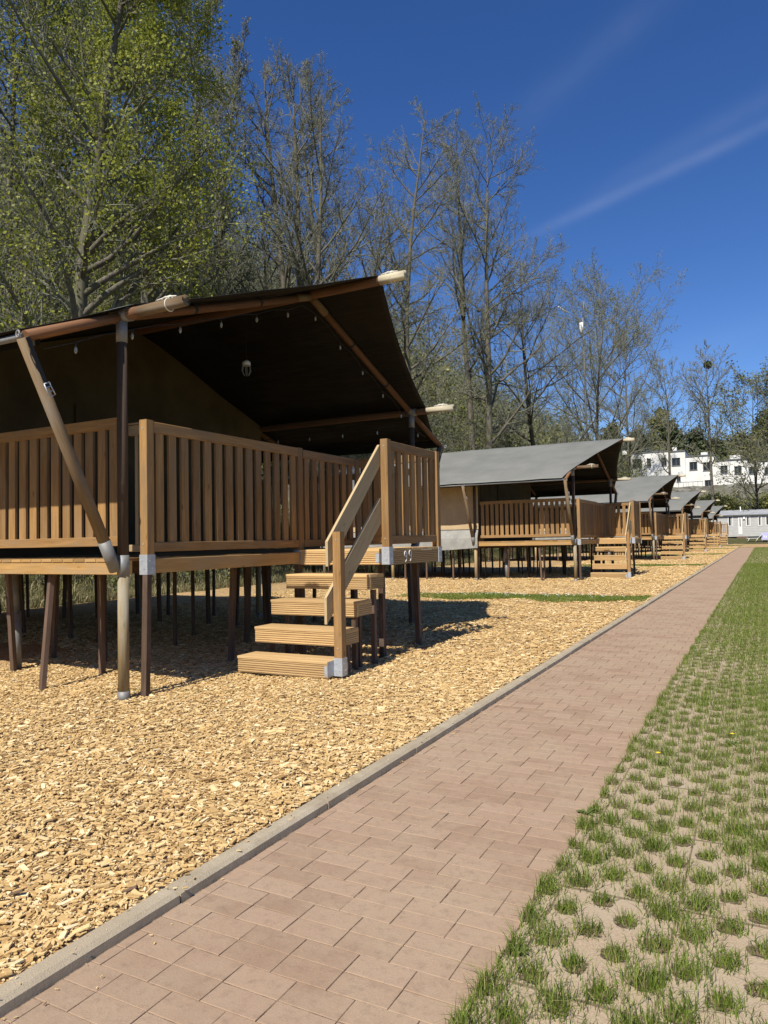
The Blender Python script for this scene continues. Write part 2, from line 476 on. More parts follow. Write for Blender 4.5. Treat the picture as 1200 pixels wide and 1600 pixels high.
def samp_near(r, n):
    y = 1.0 + 6.2 * r.rand(n) ** 1.25; x = -2.005 - (r.rand(n)) * 5.6
    k = (x > -.62 * y - 4.1) & (x > -8) ; return x[k], y[k]
def samp_mid(r, n):
    y = 6.2 + 16 * r.rand(n) ** 1.3; x = -2.005 - r.rand(n) * 9
    return x, y
def samp_far(r, n):
    y = 21 + 50 * r.rand(n) ** 1.3; x = -2.01 - r.rand(n) * 6
    return x, y
o = link_obj('wood_chips', chips('wood_chips', 70000, samp_far, .05, .10, 13)); tag(o, 'loose pale wood chips spread beside the farther tents', 'wood chips', kind='stuff')
mesh1 = chips('wood_chips', 120000, samp_near, .022, .050, 11)
o = link_obj('wood_chips', mesh1); tag(o, 'loose pale wood chips spread beside the kerb in the foreground', 'wood chips', kind='stuff')
o = link_obj('wood_chips', chips('wood_chips', 80000, samp_mid, .035, .07, 12)); tag(o, 'loose pale wood chips spread around the tents further along', 'wood chips', kind='stuff')


o = link_obj('wood_chips', chips('wood_chips', 110000, samp_near, .007, .020, 15)); tag(o, 'fine splinters and crumbs between the foreground wood chips', 'wood chips', kind='stuff')
# a few chips strewn on kerb and path
def samp_path(r, n):
    x = XK + np.abs(r.normal(0, .12, n)); y = 1.3 + 9 * r.rand(n); return x, y
_b = bedz
bedz = lambda x, y: np.where(x < XK, .043, .004)
o = link_obj('wood_chips', chips('wood_chips', 320, lambda r, n: (XK - .08 + np.abs(r.normal(0, .09, n)) , 1.2 + 14 * r.rand(n)), .008, .02, 14))
tag(o, 'few stray wood chips lying on the kerb and path edge', 'wood chips', kind='stuff')
bedz = _b

# --- brick path: bricks of 20 x 10 cm, joints shifting every second course
m = NT('brick paver', .85, .25)
p = m.gen
n1 = m.noise(p, 1.5, 6, .7); n2 = m.noise(p, 260, 2, .6); n3 = m.noise(p, 22, 4, .7)
c = m.ramp(m.rnd, [(0, (.285, .192, .127)), (.5, (.325, .222, .148)), (1, (.36, .252, .172))])
c = m.mix(m.ramp(n1, [(.42, (0, 0, 0)), (.62, (.85, .85, .85))]), c, (.36, .265, .178))
c = m.mix(m.ramp(n3, [(.5, (0, 0, 0)), (.75, (.5, .5, .5))]), c, (.19, .13, .09))
c = m.mix(1, c, m.ramp(n2, [(.25, (.86, .85, .84)), (.75, (1.1, 1.1, 1.1))]), 'MULTIPLY')
m.col(c); m.bump(m.math('ADD', m.math('MULTIPLY', n2, .6), n3), .35, .004); M['brick'] = m.mat
m = NT('joint sand', .95, .1)
n1 = m.noise(m.gen, 14, 5, .7); n2 = m.noise(m.gen, 120, 3, .7)
m.col(m.mix(m.ramp(n1, [(.42, (0, 0, 0)), (.58, (1, 1, 1))]), (.075, .05, .034), m.ramp(n2, [(.3, (.20, .14, .095)), (.7, (.34, .25, .175))])))
m.bump(n2, .6, .005); M['sand'] = m.mat
sheet('path_sand', [(XK - .05, -4), (XG, -4), (XG, 70.2), (XK - .05, 70.2)], -.0022, M['sand'])
r = np.random.RandomState(4); bv = []; bq = []; br_ = []; nb = 0
k = -40
while k * .1 < 70:
    y0 = k * .1; off = 0 if (k // 2) % 2 == 0 else .1
    xx = -2.068 - off
    while xx < XG:
        a0 = max(xx, XK + .004 + (.03 if y0 < 2.4 else 0) * 0); a1 = min(xx + .2, XG)
        if a1 - a0 > .02:
            g = r.uniform(.0010, .0026); x0, x1, Y0, Y1 = a0 + g, a1 - g, y0 + g, y0 + .1 - g
            jx_, jy_, jz = r.uniform(-.0006, .0006, 3); tx, ty = r.uniform(-.0006, .0006, 2)
            c_ = .0016; top = .0012 + jz
            for (qx, qy, qz) in ((x0, Y0, -.012), (x1, Y0, -.012), (x1, Y1, -.012), (x0, Y1, -.012),
                                 (x0, Y0, top - .0012), (x1, Y0, top - .0012), (x1, Y1, top - .0012), (x0, Y1, top - .0012),
                                 (x0 + c_, Y0 + c_, top), (x1 - c_, Y0 + c_, top), (x1 - c_, Y1 - c_, top), (x0 + c_, Y1 - c_, top)):
                u_ = (qx - (x0 + x1) / 2) / .1; v_ = (qy - (Y0 + Y1) / 2) / .05
                bv.append((qx + jx_, qy + jy_, qz + (tx * u_ + ty * v_ if qz > -.01 else 0)))
            b0 = nb * 12
            for i in range(4):
                j = (i + 1) % 4; bq.append((b0 + i, b0 + j, b0 + 4 + j, b0 + 4 + i)); bq.append((b0 + 4 + i, b0 + 4 + j, b0 + 8 + j, b0 + 8 + i))
            bq.append((b0 + 8, b0 + 9, b0 + 10, b0 + 11)); br_ += [r.rand()] * 9; nb += 1
        xx += .2
    k += 1
path = link_obj('path', np_mesh('path', bv, np.full(len(bq), 4), bq, [M['brick']], False, rnd=br_)); tag(path, kind='structure')

# --- kerb
m = NT('kerb concrete', .9, .2)
n1 = m.noise(m.gen, 5, 5, .7); n2 = m.noise(m.gen, 180, 3, .7); n3 = m.noise(m.gen, 1.1, 3, .6)
c = m.ramp(n1, [(.3, (.30, .245, .165)), (.7, (.45, .385, .275))])
c = m.mix(1, c, m.ramp(n2, [(.3, (.8, .8, .8)), (.7, (1.12, 1.12, 1.12))]), 'MULTIPLY')
c = m.mix(m.ramp(n3, [(.45, (0, 0, 0)), (.65, (.6, .6, .6))]), c, (.38, .31, .215))
m.col(c); m.bump(m.math('ADD', n2, m.math('MULTIPLY', n1, 2)), .5, .006); M['kerb'] = m.mat
kb = MB(); y = -4.
kr = random.Random(2)
while y < 70:
    dx = kr.uniform(-.003, .003); dz = kr.uniform(-.003, .003)
    nseg = 5 if y < 12 else 1
    prof = [(-1.998, -.05), (-1.998, .036), (-1.992, .042), (-1.938, .042), (-1.919, .030), (-1.915, -.05)]
    for sg in range(nseg):
        ya, yb = y + .004 + (.992 / nseg) * sg, y + .004 + (.992 / nseg) * (sg + 1)
        for i in range(5):
            (x0, z0), (x1, z1) = prof[i], prof[i + 1]
            kb.poly([(x0 + dx, ya, z0 + dz), (x1 + dx, ya, z1 + dz), (x1 + dx, yb, z1 + dz), (x0 + dx, yb, z0 + dz)])
    for ya in (y + .004, y + .996):
        kb.poly([(x + dx, ya, z + dz) for x, z in prof])
    y += 1.0
tag(kb.build('kerb', M['kerb']), kind='structure')

# --- grass grid paving on the right
m = NT('grass grid concrete', .92, .15)
sep = m.n('SeparateXYZ'); m.link(m.gen, sep.inputs[0])
def lattice(ox, oy):
    u = m.math('FRACT', m.math('ADD', m.math('DIVIDE', m.math('ADD', sep.outputs[0], -ox), .2), .5 + 100))
    v = m.math('FRACT', m.math('ADD', m.math('DIVIDE', m.math('ADD', sep.outputs[1], -oy), .214), .5 + 100))
    u = m.math('ABSOLUTE', m.math('MULTIPLY', m.math('ADD', u, -.5), .2)); v = m.math('ABSOLUTE', m.math('MULTIPLY', m.math('ADD', v, -.5), .214))
    return m.math('ADD', m.math('POWER', m.math('DIVIDE', u, .040), 3), m.math('POWER', m.math('DIVIDE', v, .042), 3))
d = m.math('MINIMUM', lattice(-.656, 2.124), lattice(-.551, 2.016))
nz = m.noise(m.gen, 30, 4, .7)
hole = m.ramp(m.math('ADD', d, m.math('MULTIPLY', m.math('ADD', nz, -.5), 2.4)), [(.35, (1, 1, 1)), (.8, (0, 0, 0))])
n2 = m.noise(m.gen, 130, 3, .7); n1 = m.noise(m.gen, 3, 4, .6)
sand = m.ramp(n2, [(.25, (.27, .20, .13)), (.75, (.47, .37, .255))])
sand = m.mix(m.ramp(n1, [(.4, (0, 0, 0)), (.7, (.6, .6, .6))]), sand, (.40, .33, .235))
jx = m.math('ABSOLUTE', m.math('ADD', m.math('FRACT', m.math('DIVIDE', m.math('ADD', sep.outputs[0], 40.708), .4)), -.5))
jy = m.math('ABSOLUTE', m.math('ADD', m.math('FRACT', m.math('DIVIDE', m.math('ADD', sep.outputs[1], 64.2 - 2.07), .642)), -.5))
jl = m.ramp(m.math('SUBTRACT', m.math('MAXIMUM', jx, m.math('ADD', m.math('MULTIPLY', jy, 1.0), .002)), m.math('MULTIPLY', nz, .006)), [(.484, (0, 0, 0)), (.492, (.8, .8, .8))])
sand = m.mix(jl, sand, (.13, .095, .06))
m.col(m.mix(hole, sand, m.ramp(n2, [(.3, (.10, .075, .042)), (.7, (.22, .16, .10))])))
hh = m.n('RGBToBW'); m.link(hole, hh.inputs[0])
m.bump(m.math('SUBTRACT', m.math('MULTIPLY', n2, .25), hh.outputs[0]), .9, .012); M['grid'] = m.mat
sheet('grass_paving', [(XG + .001, -4), (5, -4), (5, 69.5), (XG + .001, 69.5)], .001, M['grid'])
m = NT('lawn', .95, .1)
a = m.noise(m.gen, 2, 4, .6); b_ = m.noise(m.gen, 45, 4, .7)
m.col(m.mix(.5, m.ramp(a, [(.3, (.06, .10, .02)), (.7, (.10, .15, .03))]), m.ramp(b_, [(.3, (.04, .07, .012)), (.7, (.14, .19, .05))])))
m.bump(b_, .9, .04); M['lawn'] = m.mat
sheet('lawn', [(5.001, -40), (60, -40), (60, 69.5), (5.001, 69.5)], .001, M['lawn'])


def blades(name, x, y, h, w, lean, mat, seed, z=None, curl=.5):
    r = np.random.RandomState(seed); n = len(x)
    z = np.zeros(n) if z is None else z
    a = r.rand(n) * 2 * np.pi; la = r.rand(n) * 2 * np.pi; ln = np.abs(r.normal(0, lean, n)) if np.isscalar(lean) else lean
    dx, dy = np.cos(la) * ln, np.sin(la) * ln
    wx, wy = np.cos(a) * w / 2, np.sin(a) * w / 2
    p0 = np.stack([x, y, z], -1)
    p1 = p0 + np.stack([dx * h * .4, dy * h * .4, h * .55], -1)
    p2 = p0 + np.stack([dx * h * (.9 + curl), dy * h * (.9 + curl), h * (1 - np.minimum(ln, .9) * .35)], -1)
    wv = np.stack([wx, wy, np.zeros(n)], -1)
    V = np.stack([p0 - wv, p0 + wv, p1 + wv * .8, p1 - wv * .8, p2], 1).reshape(-1, 3)
    base = np.arange(n) * 5
    loops = np.stack([base, base + 1, base + 2, base + 3, base + 3, base + 2, base + 4], -1).reshape(-1)
    lens = np.tile([4, 3], n)
    return np_mesh(name, V, lens, loops, [mat], True, rnd=np.repeat(r.rand(n), 2))


def leafmat(name, stops, trans=.35, rough=.55):
    m = NT(name, rough, .3)
    c = m.ramp(m.rnd, stops); m.col(c)
    tr = m.n('BsdfTranslucent'); m.link(c, tr.inputs['Color'])
    mx = m.n('MixShader'); mx.inputs[0].default_value = trans
    out = [n for n in m.t.nodes if n.type == 'OUTPUT_MATERIAL'][0]
    m.link(m.b.outputs[0], mx.inputs[1]); m.link(tr.outputs[0], mx.inputs[2]); m.link(mx.outputs[0], out.inputs[0])
    return m.mat


M['blade'] = leafmat('grass blade', [(0, (.08, .125, .016)), (.5, (.16, .225, .028)), (.85, (.25, .30, .06)), (1, (.38, .33, .15))])
M['weed'] = leafmat('weed leaf', [(0, (.09, .13, .03)), (1, (.20, .25, .07))])
r = np.random.RandomState(21)
X, Y, Hh, Wd = [], [], [], []
for i in range(-1, 36):
    cx = -.656 + .1035 * i
    for j in range(0, 330):
        cyy = 1.05 + (.107 if i % 2 == 0 else 0) + .214 * j - .15 + (.0)
        cyy = (2.124 if i % 2 == 0 else 2.016) + .214 * (j - 6)
        if cyy > 34: break
        if cx > 1.2 + .03 * cyy and cyy > 7: continue
        if cx > 2.6: continue
        lush = r.lognormal(.12, .30)
        if r.rand() < .012: continue
        nb_ = 170 if cyy < 3.6 else 100 if cyy < 7 else 45 if cyy < 14 else 18
        if cx > .9: nb_ = nb_ // 2
        nb_ = int(nb_ * min(lush, 1.6)); sc = 1 if cyy < 7 else 1.35 if cyy < 14 else 2.0
        wide = .028 if cyy < 4 else .030
        X.append(cx + r.normal(0, wide, nb_) * min(lush, 1.3)); Y.append(cyy + r.normal(0, wide * 1.1, nb_) * min(lush, 1.3))
        Hh.append(r.uniform(.014, .058, nb_) * (.6 + .45 * lush)); Wd.append(np.full(nb_, .0028 * sc))
# between-cell growth: denser away from the path and along the path edge
n = 170000; y = 3.3 + 30 * r.rand(n) ** 1.4; x = -.70 + (2.2 + y * .03) * r.rand(n) ** .8
pr = np.clip((x + .60) * .8 + (y - 4.5) * .085, .03, 1); k = r.rand(n) < pr; x, y = x[k], y[k]
X.append(x); Y.append(y); Hh.append(r.uniform(.015, .05, len(x))); Wd.append(np.where(y < 8, .003, .006))
n = 5500; y = 1.3 + 25 * r.rand(n) ** 1.6; x = XG + .012 + np.abs(r.normal(0, .03, n)) - .028
k = (np.sin(y * 7.3) + np.sin(y * 3.1 + 1) + r.normal(0, .6, n)) > -.2; x, y = x[k], y[k]
X.append(x); Y.append(y); Hh.append(r.uniform(.01, .045, len(x))); Wd.append(np.where(y < 8, .003, .006))
X = np.concatenate(X); Y = np.concatenate(Y); Hh = np.concatenate(Hh); Wd = np.concatenate(Wd)
k = X > XG - .012 + .012 * np.sin(Y * 9); X, Y, Hh, Wd = X[k], Y[k], Hh[k], Wd[k]
o = link_obj('grass', blades('grass', X, Y, Hh, Wd, .55, M['blade'], 22)); tag(o, 'short green grass tufts growing in the paving cells', 'grass', kind='stuff')
n = 45000; r = np.random.RandomState(24)
y = 30 + 39 * r.rand(n); x = -.74 + r.rand(n) * 4.2
o = link_obj('grass', blades('grass', x, y, r.uniform(.02, .05, n), np.full(n, .014), .5, M['blade'], 25)); tag(o, 'green lawn growing along the far part of the path', 'grass', kind='stuff')
# grass strips between the tents
for k in range(5):
    yc = 15.15 + 16.35 * k; n = 26000 if k == 0 else 11000
    x = -7.4 + 5.35 * r.rand(n) ** .8; y = yc - .35 + r.uniform(-.85, .85, n) * (.75 + .25 * np.sin(x * 3 + k)) + .12 * np.sin(x * 2.2)
    kk = r.rand(n) < np.clip((x + 7.6) * 1.1, 0, 1); x, y = x[kk], y[kk]
    o = link_obj('grass_strip', blades('grass_strip', x, y, r.uniform(.02, .065, len(x)), np.full(len(x), .009 if k == 0 else .022), .5, M['blade'], 30 + k, z=np.full(len(x), .03)))
    tag(o, ['grass strip dotted with daisies between the nearest two tents', 'second grass strip across the wood chips from the camera',
            'third grass strip across the wood chips from the camera', 'fourth grass strip across the wood chips',
            'farthest grass strip across the wood chips'][k], 'grass', kind='stuff')
# tiny plants pushing through the chips by the post feet
x = np.concatenate([r.normal(a, .05, 60) for a, b in ((-4.9, 4.62), (-4.35, 4.75), (-5.0, 4.45), (-6.3, 5.25), (-8.2, 13.6), (-7.6, 12.9))])
y = np.concatenate([r.normal(b, .05, 60) for a, b in ((-4.9, 4.62), (-4.35, 4.75), (-5.0, 4.45), (-6.3, 5.25), (-8.2, 13.6), (-7.6, 12.9))])
o = link_obj('weeds', blades('weeds', x, y, r.uniform(.02, .07, len(x)), np.full(len(x), .006), .6, M['weed'], 40)); tag(o, 'small weeds pushing through the chips by the post feet', 'weeds', kind='stuff')
# daisies in the first strip
V, Q = [], []
for i in range(110):
    x = r.uniform(-6.9, -2.4); y = 14.85 + r.normal(0, .25); z = r.uniform(.09, .13); b0 = len(V)
    for t in range(6): V.append((x + .016 * math.cos(t * 1.047), y + .016 * math.sin(t * 1.047), z + .003 * (t % 2)))
    V.append((x, y, z + .008)); Q += [(b0 + t, b0 + (t + 1) % 6, b0 + 6) for t in range(6)]
me = bpy.data.meshes.new('daisies'); me.from_pydata(V, [], Q); me.materials.append(M['white'])
tag(link_obj('daisies', me), 'small white daisies scattered in the near grass strip', 'flowers', kind='stuff')


# dandelions and broad weeds at the edge of the paving
def rosette(x, y, n, L, lab, cat, flower=False):
    mb = MB(); rr = random.Random(int(x * 1000 + y * 77))
    for i in range(n):
        a = rr.random() * 6.28; l = L * rr.uniform(.6, 1.1); e = rr.uniform(.2, .7)
        d = Vector((math.cos(a), math.sin(a), e)); sd = Vector((-math.sin(a), math.cos(a), 0)) * l * .16; p = Vector((x, y, .004))
        p1 = p + d * l * .55; p2 = p + Vector((d.x, d.y, e * .5)) * l
        mb.poly([p - sd * .3, p + sd * .3, p1 + sd, p1 - sd]); mb.poly([p1 - sd, p1 + sd, p2])
    if not flower:
        tag(mb.build('weed', M['weed']), lab, cat); return
    root = empty('dandelion', (0, 0, 0)); tag(root, lab, cat)
    mb.build('leaves', M['weed'], root)
    s = MB(); s.tube([(x, y, 0), (x + .004, y, .035), (x, y + .004, .06)], .0016, 6); s.build('stem', M['weed'], root)
    f = MB()
    for i in range(22):
        a = i * 2.4; rr_ = .004 + .016 * (i / 22); c = Vector((x, y, .062)); d = Vector((math.cos(a), math.sin(a), .3))
        t_ = Vector((-math.sin(a), math.cos(a), 0)) * .003
        f.poly([c, c + d * rr_ * .6 + t_, c + d * rr_, c + d * rr_ * .6 - t_])
    f.build('flower', M['yellow'], root)


m = NT('dandelion yellow', .6); m.col((.8, .55, .02)); M['yellow'] = m.mat
p = at_plane(1028, 1180, 'Z', .05); rosette(p.x, p.y, 9, .06, 'yellow dandelion open in the paving grass, nearer of the two', 'dandelion', True)
p = at_plane(1144, 1150, 'Z', .05); rosette(p.x, p.y, 9, .06, 'yellow dandelion open in the lawn, farther of the two', 'dandelion', True)
p = at_plane(918, 1272, 'Z', 0); rosette(p.x, p.y, 16, .055, 'broad leaved weed spreading over the path edge, farther one', 'weed')
p = at_plane(815, 1490, 'Z', 0); rosette(p.x, p.y, 14, .04, 'small bright leaved weed rooted at the path edge, nearer one', 'weed')

# ================================================================== the safari tents on stilted decks
TX0, TY0 = -6.0, 7.0                     # base point of the first tent
ZD = 1.185                               # deck surface
XBACK = -13.3
RIDGE = (7.26, 4.29); PN = (4.335, 3.25); PF = (10.03, 3.262); EN = (3.43, 2.856); EF = (11.12, 2.87)


def roof_z(y):
    pts = [(EN[0] - .05, EN[1] - .02), PN, RIDGE, PF, (EF[0] + .05, EF[1] - .02)]
    for (y0, z0), (y1, z1) in zip(pts, pts[1:]):
        if y0 <= y <= y1:
            t = (y - y0) / (y1 - y0); sag = .012 if abs(y1 - y0) > 2 else .015
            return z0 + (z1 - z0) * t - sag * 4 * t * (1 - t) + .068
    return pts[0][1]


def ribbed(mb, x0, x1, y0, y1, z0, z1, axis, n=7, mi=0):
    """decking board on edge, ribs run along it: axis 'y' = ribbed face looks to -Y, 'x' = to +X"""
    rnd = prng.random(); ou = prng.random() * 9
    prof = [(0, z0)]; hgt = (z1 - z0) / n
    for i in range(n):
        a = z0 + i * hgt
        prof += [(.010, a + hgt * .06), (.010, a + hgt * .34), (0, a + hgt * .42), (0, a + hgt * .98)]
    prof += [(0, z1)]
    def pt(d, z, end):
        if axis == 'y': return (x0 if end == 0 else x1, y0 + d, z)
        return (x1 - d, y0 if end == 0 else y1, z)
    L = (x1 - x0) if axis == 'y' else (y1 - y0)
    for (d0, za), (d1, zb) in zip(prof, prof[1:]):
        mb.poly([pt(d0, za, 0), pt(d0, za, 1), pt(d1, zb, 1), pt(d1, zb, 0)], [(ou, za), (ou + L, za), (ou + L, zb), (ou, zb)], mi, rnd)
    D = (y1 - y0) if axis == 'y' else (x1 - x0)
    for e in (0, 1):
        P_ = [pt(0, z0, e), pt(D, z0, e), pt(D, z1, e), pt(0, z1, e)]
        mb.poly(P_, [(ou, 0), (ou + .03, 0), (ou + .03, .1), (ou, .1)], mi, rnd)
    mb.poly([pt(0, z1, 0), pt(0, z1, 1), pt(D, z1, 1), pt(D, z1, 0)], [(ou, 1), (ou + L, 1), (ou + L, 1 + D), (ou, 1 + D)], mi, rnd)
    mb.poly([pt(0, z0, 0), pt(0, z0, 1), pt(D, z0, 1), pt(D, z0, 0)], [(ou, 2), (ou + L, 2), (ou + L, 2 + D), (ou, 2 + D)], mi, rnd)
    mb.poly([pt(D, z0, 0), pt(D, z0, 1), pt(D, z1, 1), pt(D, z1, 0)], [(ou, 0), (ou + L, 0), (ou + L, .1), (ou, .1)], mi, rnd)


def railing(name, p0, p1, z0, z1, root, slat_w=.092, pitch=.155, first=None):
    """panel of upright slats between two rails; p0,p1 = (x,y) ends"""
    a = Vector((*p0, 0)); b = Vector((*p1, 0)); d = (b - a); L = d.length; d.normalize()
    mb = MB(); z = Vector((0, 0, 1))
    mb.board(a + z * (z1 - .048), b + z * (z1 - .048), .040, .096, mi=0)            # top rail
    mb.board(a + z * (z0 + .042), b + z * (z0 + .042), .040, .082, mi=0)
    n = max(1, int(round((L - .05) / pitch))); pt = L / n
    for i in range(n):
        c = a + d * (pt * (i + .5) + prng.uniform(-.004, .004)); tw = prng.uniform(-.05, .05)
        dd = Vector((d.x * math.cos(tw) - d.y * math.sin(tw), d.x * math.sin(tw) + d.y * math.cos(tw), 0))
        side = Vector((-d.y, d.x, 0))
        if side.y > 0 or side.x < 0: side = side * -1          # outward (towards camera / path)
        c = c - side * .004
        mb.board(c + z * (z0 + .083), c + z * (z1 - .097), .030, slat_w, up=dd, ch=.003)
    return mb.build(name, M['rail'], root)


def bracket(name, x0, x1, y0, y1, z0, z1, root, ear=None):
    mb = MB(); e = .0035
    mb.box(x0 - e, x1 + e, y0 - e, y0 - .0004, z0, z1, ch=.0005)
    mb.box(x1 + .0004, x1 + e, y0, y1 + e, z0, z1, ch=.0005)
    mb.box(x0 - e, x0 - .0004, y0, y1 + e, z0, z1, ch=.0005)
    for (bx, bz) in ((.33, .7), (.66, .3)):
        xx = x0 + (x1 - x0) * bx; zz = z0 + (z1 - z0) * bz
        mb.tube([(xx, y0 - e, zz), (xx, y0 - e - .005, zz)], .006, 6)
        yy = y0 + (y1 - y0) * bx; mb.tube([(x1 + e, yy, zz), (x1 + e + .005, yy, zz)], .006, 6)
    if ear:
        for (a, b, c, d, p, q) in ear: mb.box(a, b, c, d, p, q, ch=.0005)
    return mb.build(name, M['galv'], root)


def digit9(mb, x, y, z, h, slope=0):
    """a wire figure 9 standing off a face that looks to +X, reading left to right along +Y"""
    pts = []
    for k in range(13):
        a = math.pi * 2 * k / 12 + .3; pts.append((x, y + math.cos(a) * h * .20, z + h * .72 + math.sin(a) * h * .24))
    mb.tube(pts, .0048, 6)
    pts = [(x, y + h * .195, z + h * .80), (x, y + h * .19, z + h * .5), (x, y + h * .14, z + h * .2), (x, y - h * .02, z)]
    mb.tube(pts, .0048, 6)


def make_tent(label):
    global ORG
    root = empty('safari_tent', (TX0, TY0, 0)); ORG = Vector((TX0, TY0, 0))
    tag(root, label, 'safari tent', 'safari tents on raised decks in a row along the path')
    # ---- legs
    lr = random.Random(9)
    spots = [(-5.724, 4.279, -5.835, 4.47, .048), (-6.93, 4.86, -6.80, 4.7, .05), (-5.858, 5.06, -5.84, 5.03, .05), (-4.66, 4.47, -4.66, 4.50, .056),
             (-5.78, 7.217, -5.72, 7.2, .06), (-3.70, 7.868, -3.72, 7.86, .06), (-4.70, 6.80, -4.69, 6.80, .07), (-4.70, 8.05, -4.69, 8.05, .07),
             (-5.9, 9.7, -5.9, 9.7, .06), (-5.2, 8.6, -5.2, 8.6, .055), (-6.0, 8.0, -6.05, 8.0, .06), (-5.1, 6.1, -5.05, 6.1, .055), (-4.70, 9.75, -4.70, 9.7, .06), (-3.72, 6.98, -3.72, 6.98, .06)]
    for gx_ in (-6.5, -7.2, -7.9, -8.7, -9.5, -10.3, -11.2, -12.1, -13.1):
        for gy_ in (4.55, 5.7, 6.8, 7.8, 8.8, 9.75):
            if gx_ > -7.3 and gy_ < 5.3: continue
            x_, y_ = gx_ + lr.uniform(-.18, .18), gy_ + lr.uniform(-.15, .15)
            if gy_ == 4.55: y_ = 4.5
            spots.append((x_, y_, x_ + lr.uniform(-.05, .05), y_ + lr.uniform(-.04, .04), lr.choice((.038, .042, .048, .055))))
    for (xa, ya, xb, yb, w) in spots:
        mb = MB(); d = Vector((xb - xa, yb - ya, 1.05))
        mb.board((xa, ya, -.03), (xb, yb, 1.052), w, w, up=(lr.uniform(-.15, .15), 1, 0), ch=.003); mb.build('leg', M['leg'], root)
    # ---- joists, beams, floor
    mb = MB()
    for x_ in (-6.2, -7.3, -8.6, -10, -11.5, -13): mb.box(x_ - .03, x_ + .03, 4.46, 9.86, 1.054, ZD - .028)
    for y_ in (6.2, 8.0, 9.7): mb.box(XBACK, -6.23, y_ - .03, y_ + .03, .96, 1.052)
    mb.build('joists', M['leg'], root)
    mb = MB(); mb.box(XBACK, -4.735, 4.36, 4.405, 1.048, 1.168); mb.build('side_beam', M['beam'], root)
    mb = MB(); mb.box(-4.675, -4.631, 4.562, 6.748, 1.054, 1.178)
    mb.box(-4.675, -4.631, 6.835, 9.90, 1.054, 1.178); mb.build('front_beam', M['beam'], root)
    mb = MB(); mb.box(XBACK, -4.735, 9.90, 9.945, 1.048, 1.168); mb.build('far_beam', M['beam'], root)
    mb = MB(); x_ = -4.692
    while x_ > XBACK:
        ya = 4.352 if x_ < -4.8 else 4.575
        mb.box(x_ - .136, x_, ya, 9.94, ZD - .0255, ZD, ch=.002); x_ -= .142
    mb.build('deck_floor', M['beam'], root)
    # ---- landing and steps
    mb = MB(); ribbed(mb, -4.618, -3.492, 6.744, 6.772, 1.036, 1.178, 'y'); ribbed(mb, -3.521, -3.4935, 6.83, 8.03, 1.030, 1.176, 'x')
    y_ = 6.742
    while y_ < 8.05: mb.box(-4.628, -3.4925, y_, y_ + .136, 1.180, 1.206, ch=.002); y_ += .142
    mb.box(-4.6, -3.55, 6.78, 8.02, 1.07, 1.16)
    land = mb.build('landing', M['tread'], root)
    for i in range(4):
        yf = 5.636 + .277 * i; zt = .190 + .252 * i; mb = MB(); x0, x1 = -4.623, -3.578
        ribbed(mb, x0, x1, yf, yf + .027, zt - .154, zt - .0265, 'y', 6)
        ribbed(mb, x1 - .027, x1, yf + .028, yf + .30, zt - .15, zt - .0265, 'x', 6)
        mb.box(x0 + .001, x0 + .027, yf + .028, yf + .30, zt - .15, zt - .0265)
        mb.box(x0 - .003, x1 + .003, yf - .006, yf + .139, zt - .026, zt, ch=.003)
        mb.box(x0 - .003, x1 + .003, yf + .145, yf + .29, zt - .026, zt, ch=.003)
        st = mb.build('step', M['tread'], root)
    for (x_, y_, t_) in ((-3.64, 6.08, .29), (-3.66, 6.36, .54), (-3.64, 6.64, .78), (-4.55, 6.1, .29), (-4.55, 6.38, .54), (-4.55, 6.66, .78), (-3.64, 6.24, .54)):
        mb = MB(); mb.board((x_, y_, -.02), (x_, y_, t_), .05, .05, up=(0, 1, 0)); mb.build('step_leg', M['leg'], root)
    # ---- posts with brackets
    def post(x1, y0, z0, z1, bz0, bz1, w=.0855, ear=None):
        mb = MB(); mb.box(x1 - w, x1, y0, y0 + w, z0, z1, ch=.004)
        o_ = mb.build('railing_post', M['rail'], root)
        bracket('post_bracket', x1 - w, x1, y0, y0 + w, bz0, bz1, o_, ear)
        for zz in (z1 - .075, bz1 + .09):
            mb = MB(); mb.tube([(x1 - w * .5, y0 - .001, zz), (x1 - w * .5, y0 - .004, zz)], .007, 6); mb.build('screw', M['galv'], o_)
    post(-4.63, 4.473, 1.06, 2.372, 1.044, 1.214)
    post(-4.63, 6.748, 1.06, 2.366, 1.044, 1.205)
    post(-3.489, 6.731, 1.10, 2.372, 1.040, 1.225, ear=[(-3.66, -3.578, 6.7395, 6.7425, 1.06, 1.16)])
    post(-3.489, 8.035, 1.10, 2.366, 1.020, 1.205)
    post(-3.489, 5.740, .07, 1.385, .045, .212, ear=[(-3.615, -3.578, 5.632, 5.635, .055, .15), (-3.5775, -3.5745, 5.62, 5.74, .05, .19)])
    # ---- railings
    railing('railing', (-4.655, 4.562), (-4.655, 6.744), 1.236, 2.362, root)
    railing('gate', (-4.655, 6.85), (-4.655, 8.02), 1.236, 2.352, root)
    railing('railing', (-4.655, 8.04), (-4.655, 9.84), 1.236, 2.352, root)
    railing('railing', (-3.530, 6.820), (-3.530, 8.032), 1.262, 2.362, root)
    railing('railing', (-4.60, 8.085), (-3.578, 8.085), 1.262, 2.352, root)
    railing('railing', (-4.80, 9.86), (-7.60, 9.86), 1.262, 2.352, root)
    railing('railing', (-7.62, 4.425), (-4.885, 4.425), 1.29, 2.405, root, slat_w=.098, pitch=.152)
    mb = MB(); mb.box(-4.872, -4.72, 4.50, 4.54, 2.25, 2.34); mb.box(-4.872, -4.72, 4.50, 4.54, 1.24, 1.30); mb.box(-4.80, -4.76, 4.50, 4.53, 1.302, 2.248)
    mb.box(-4.90, -4.72, 4.488, 4.552, 2.342, 2.358)
    mb.build('railing_stub', M['hand'], root)
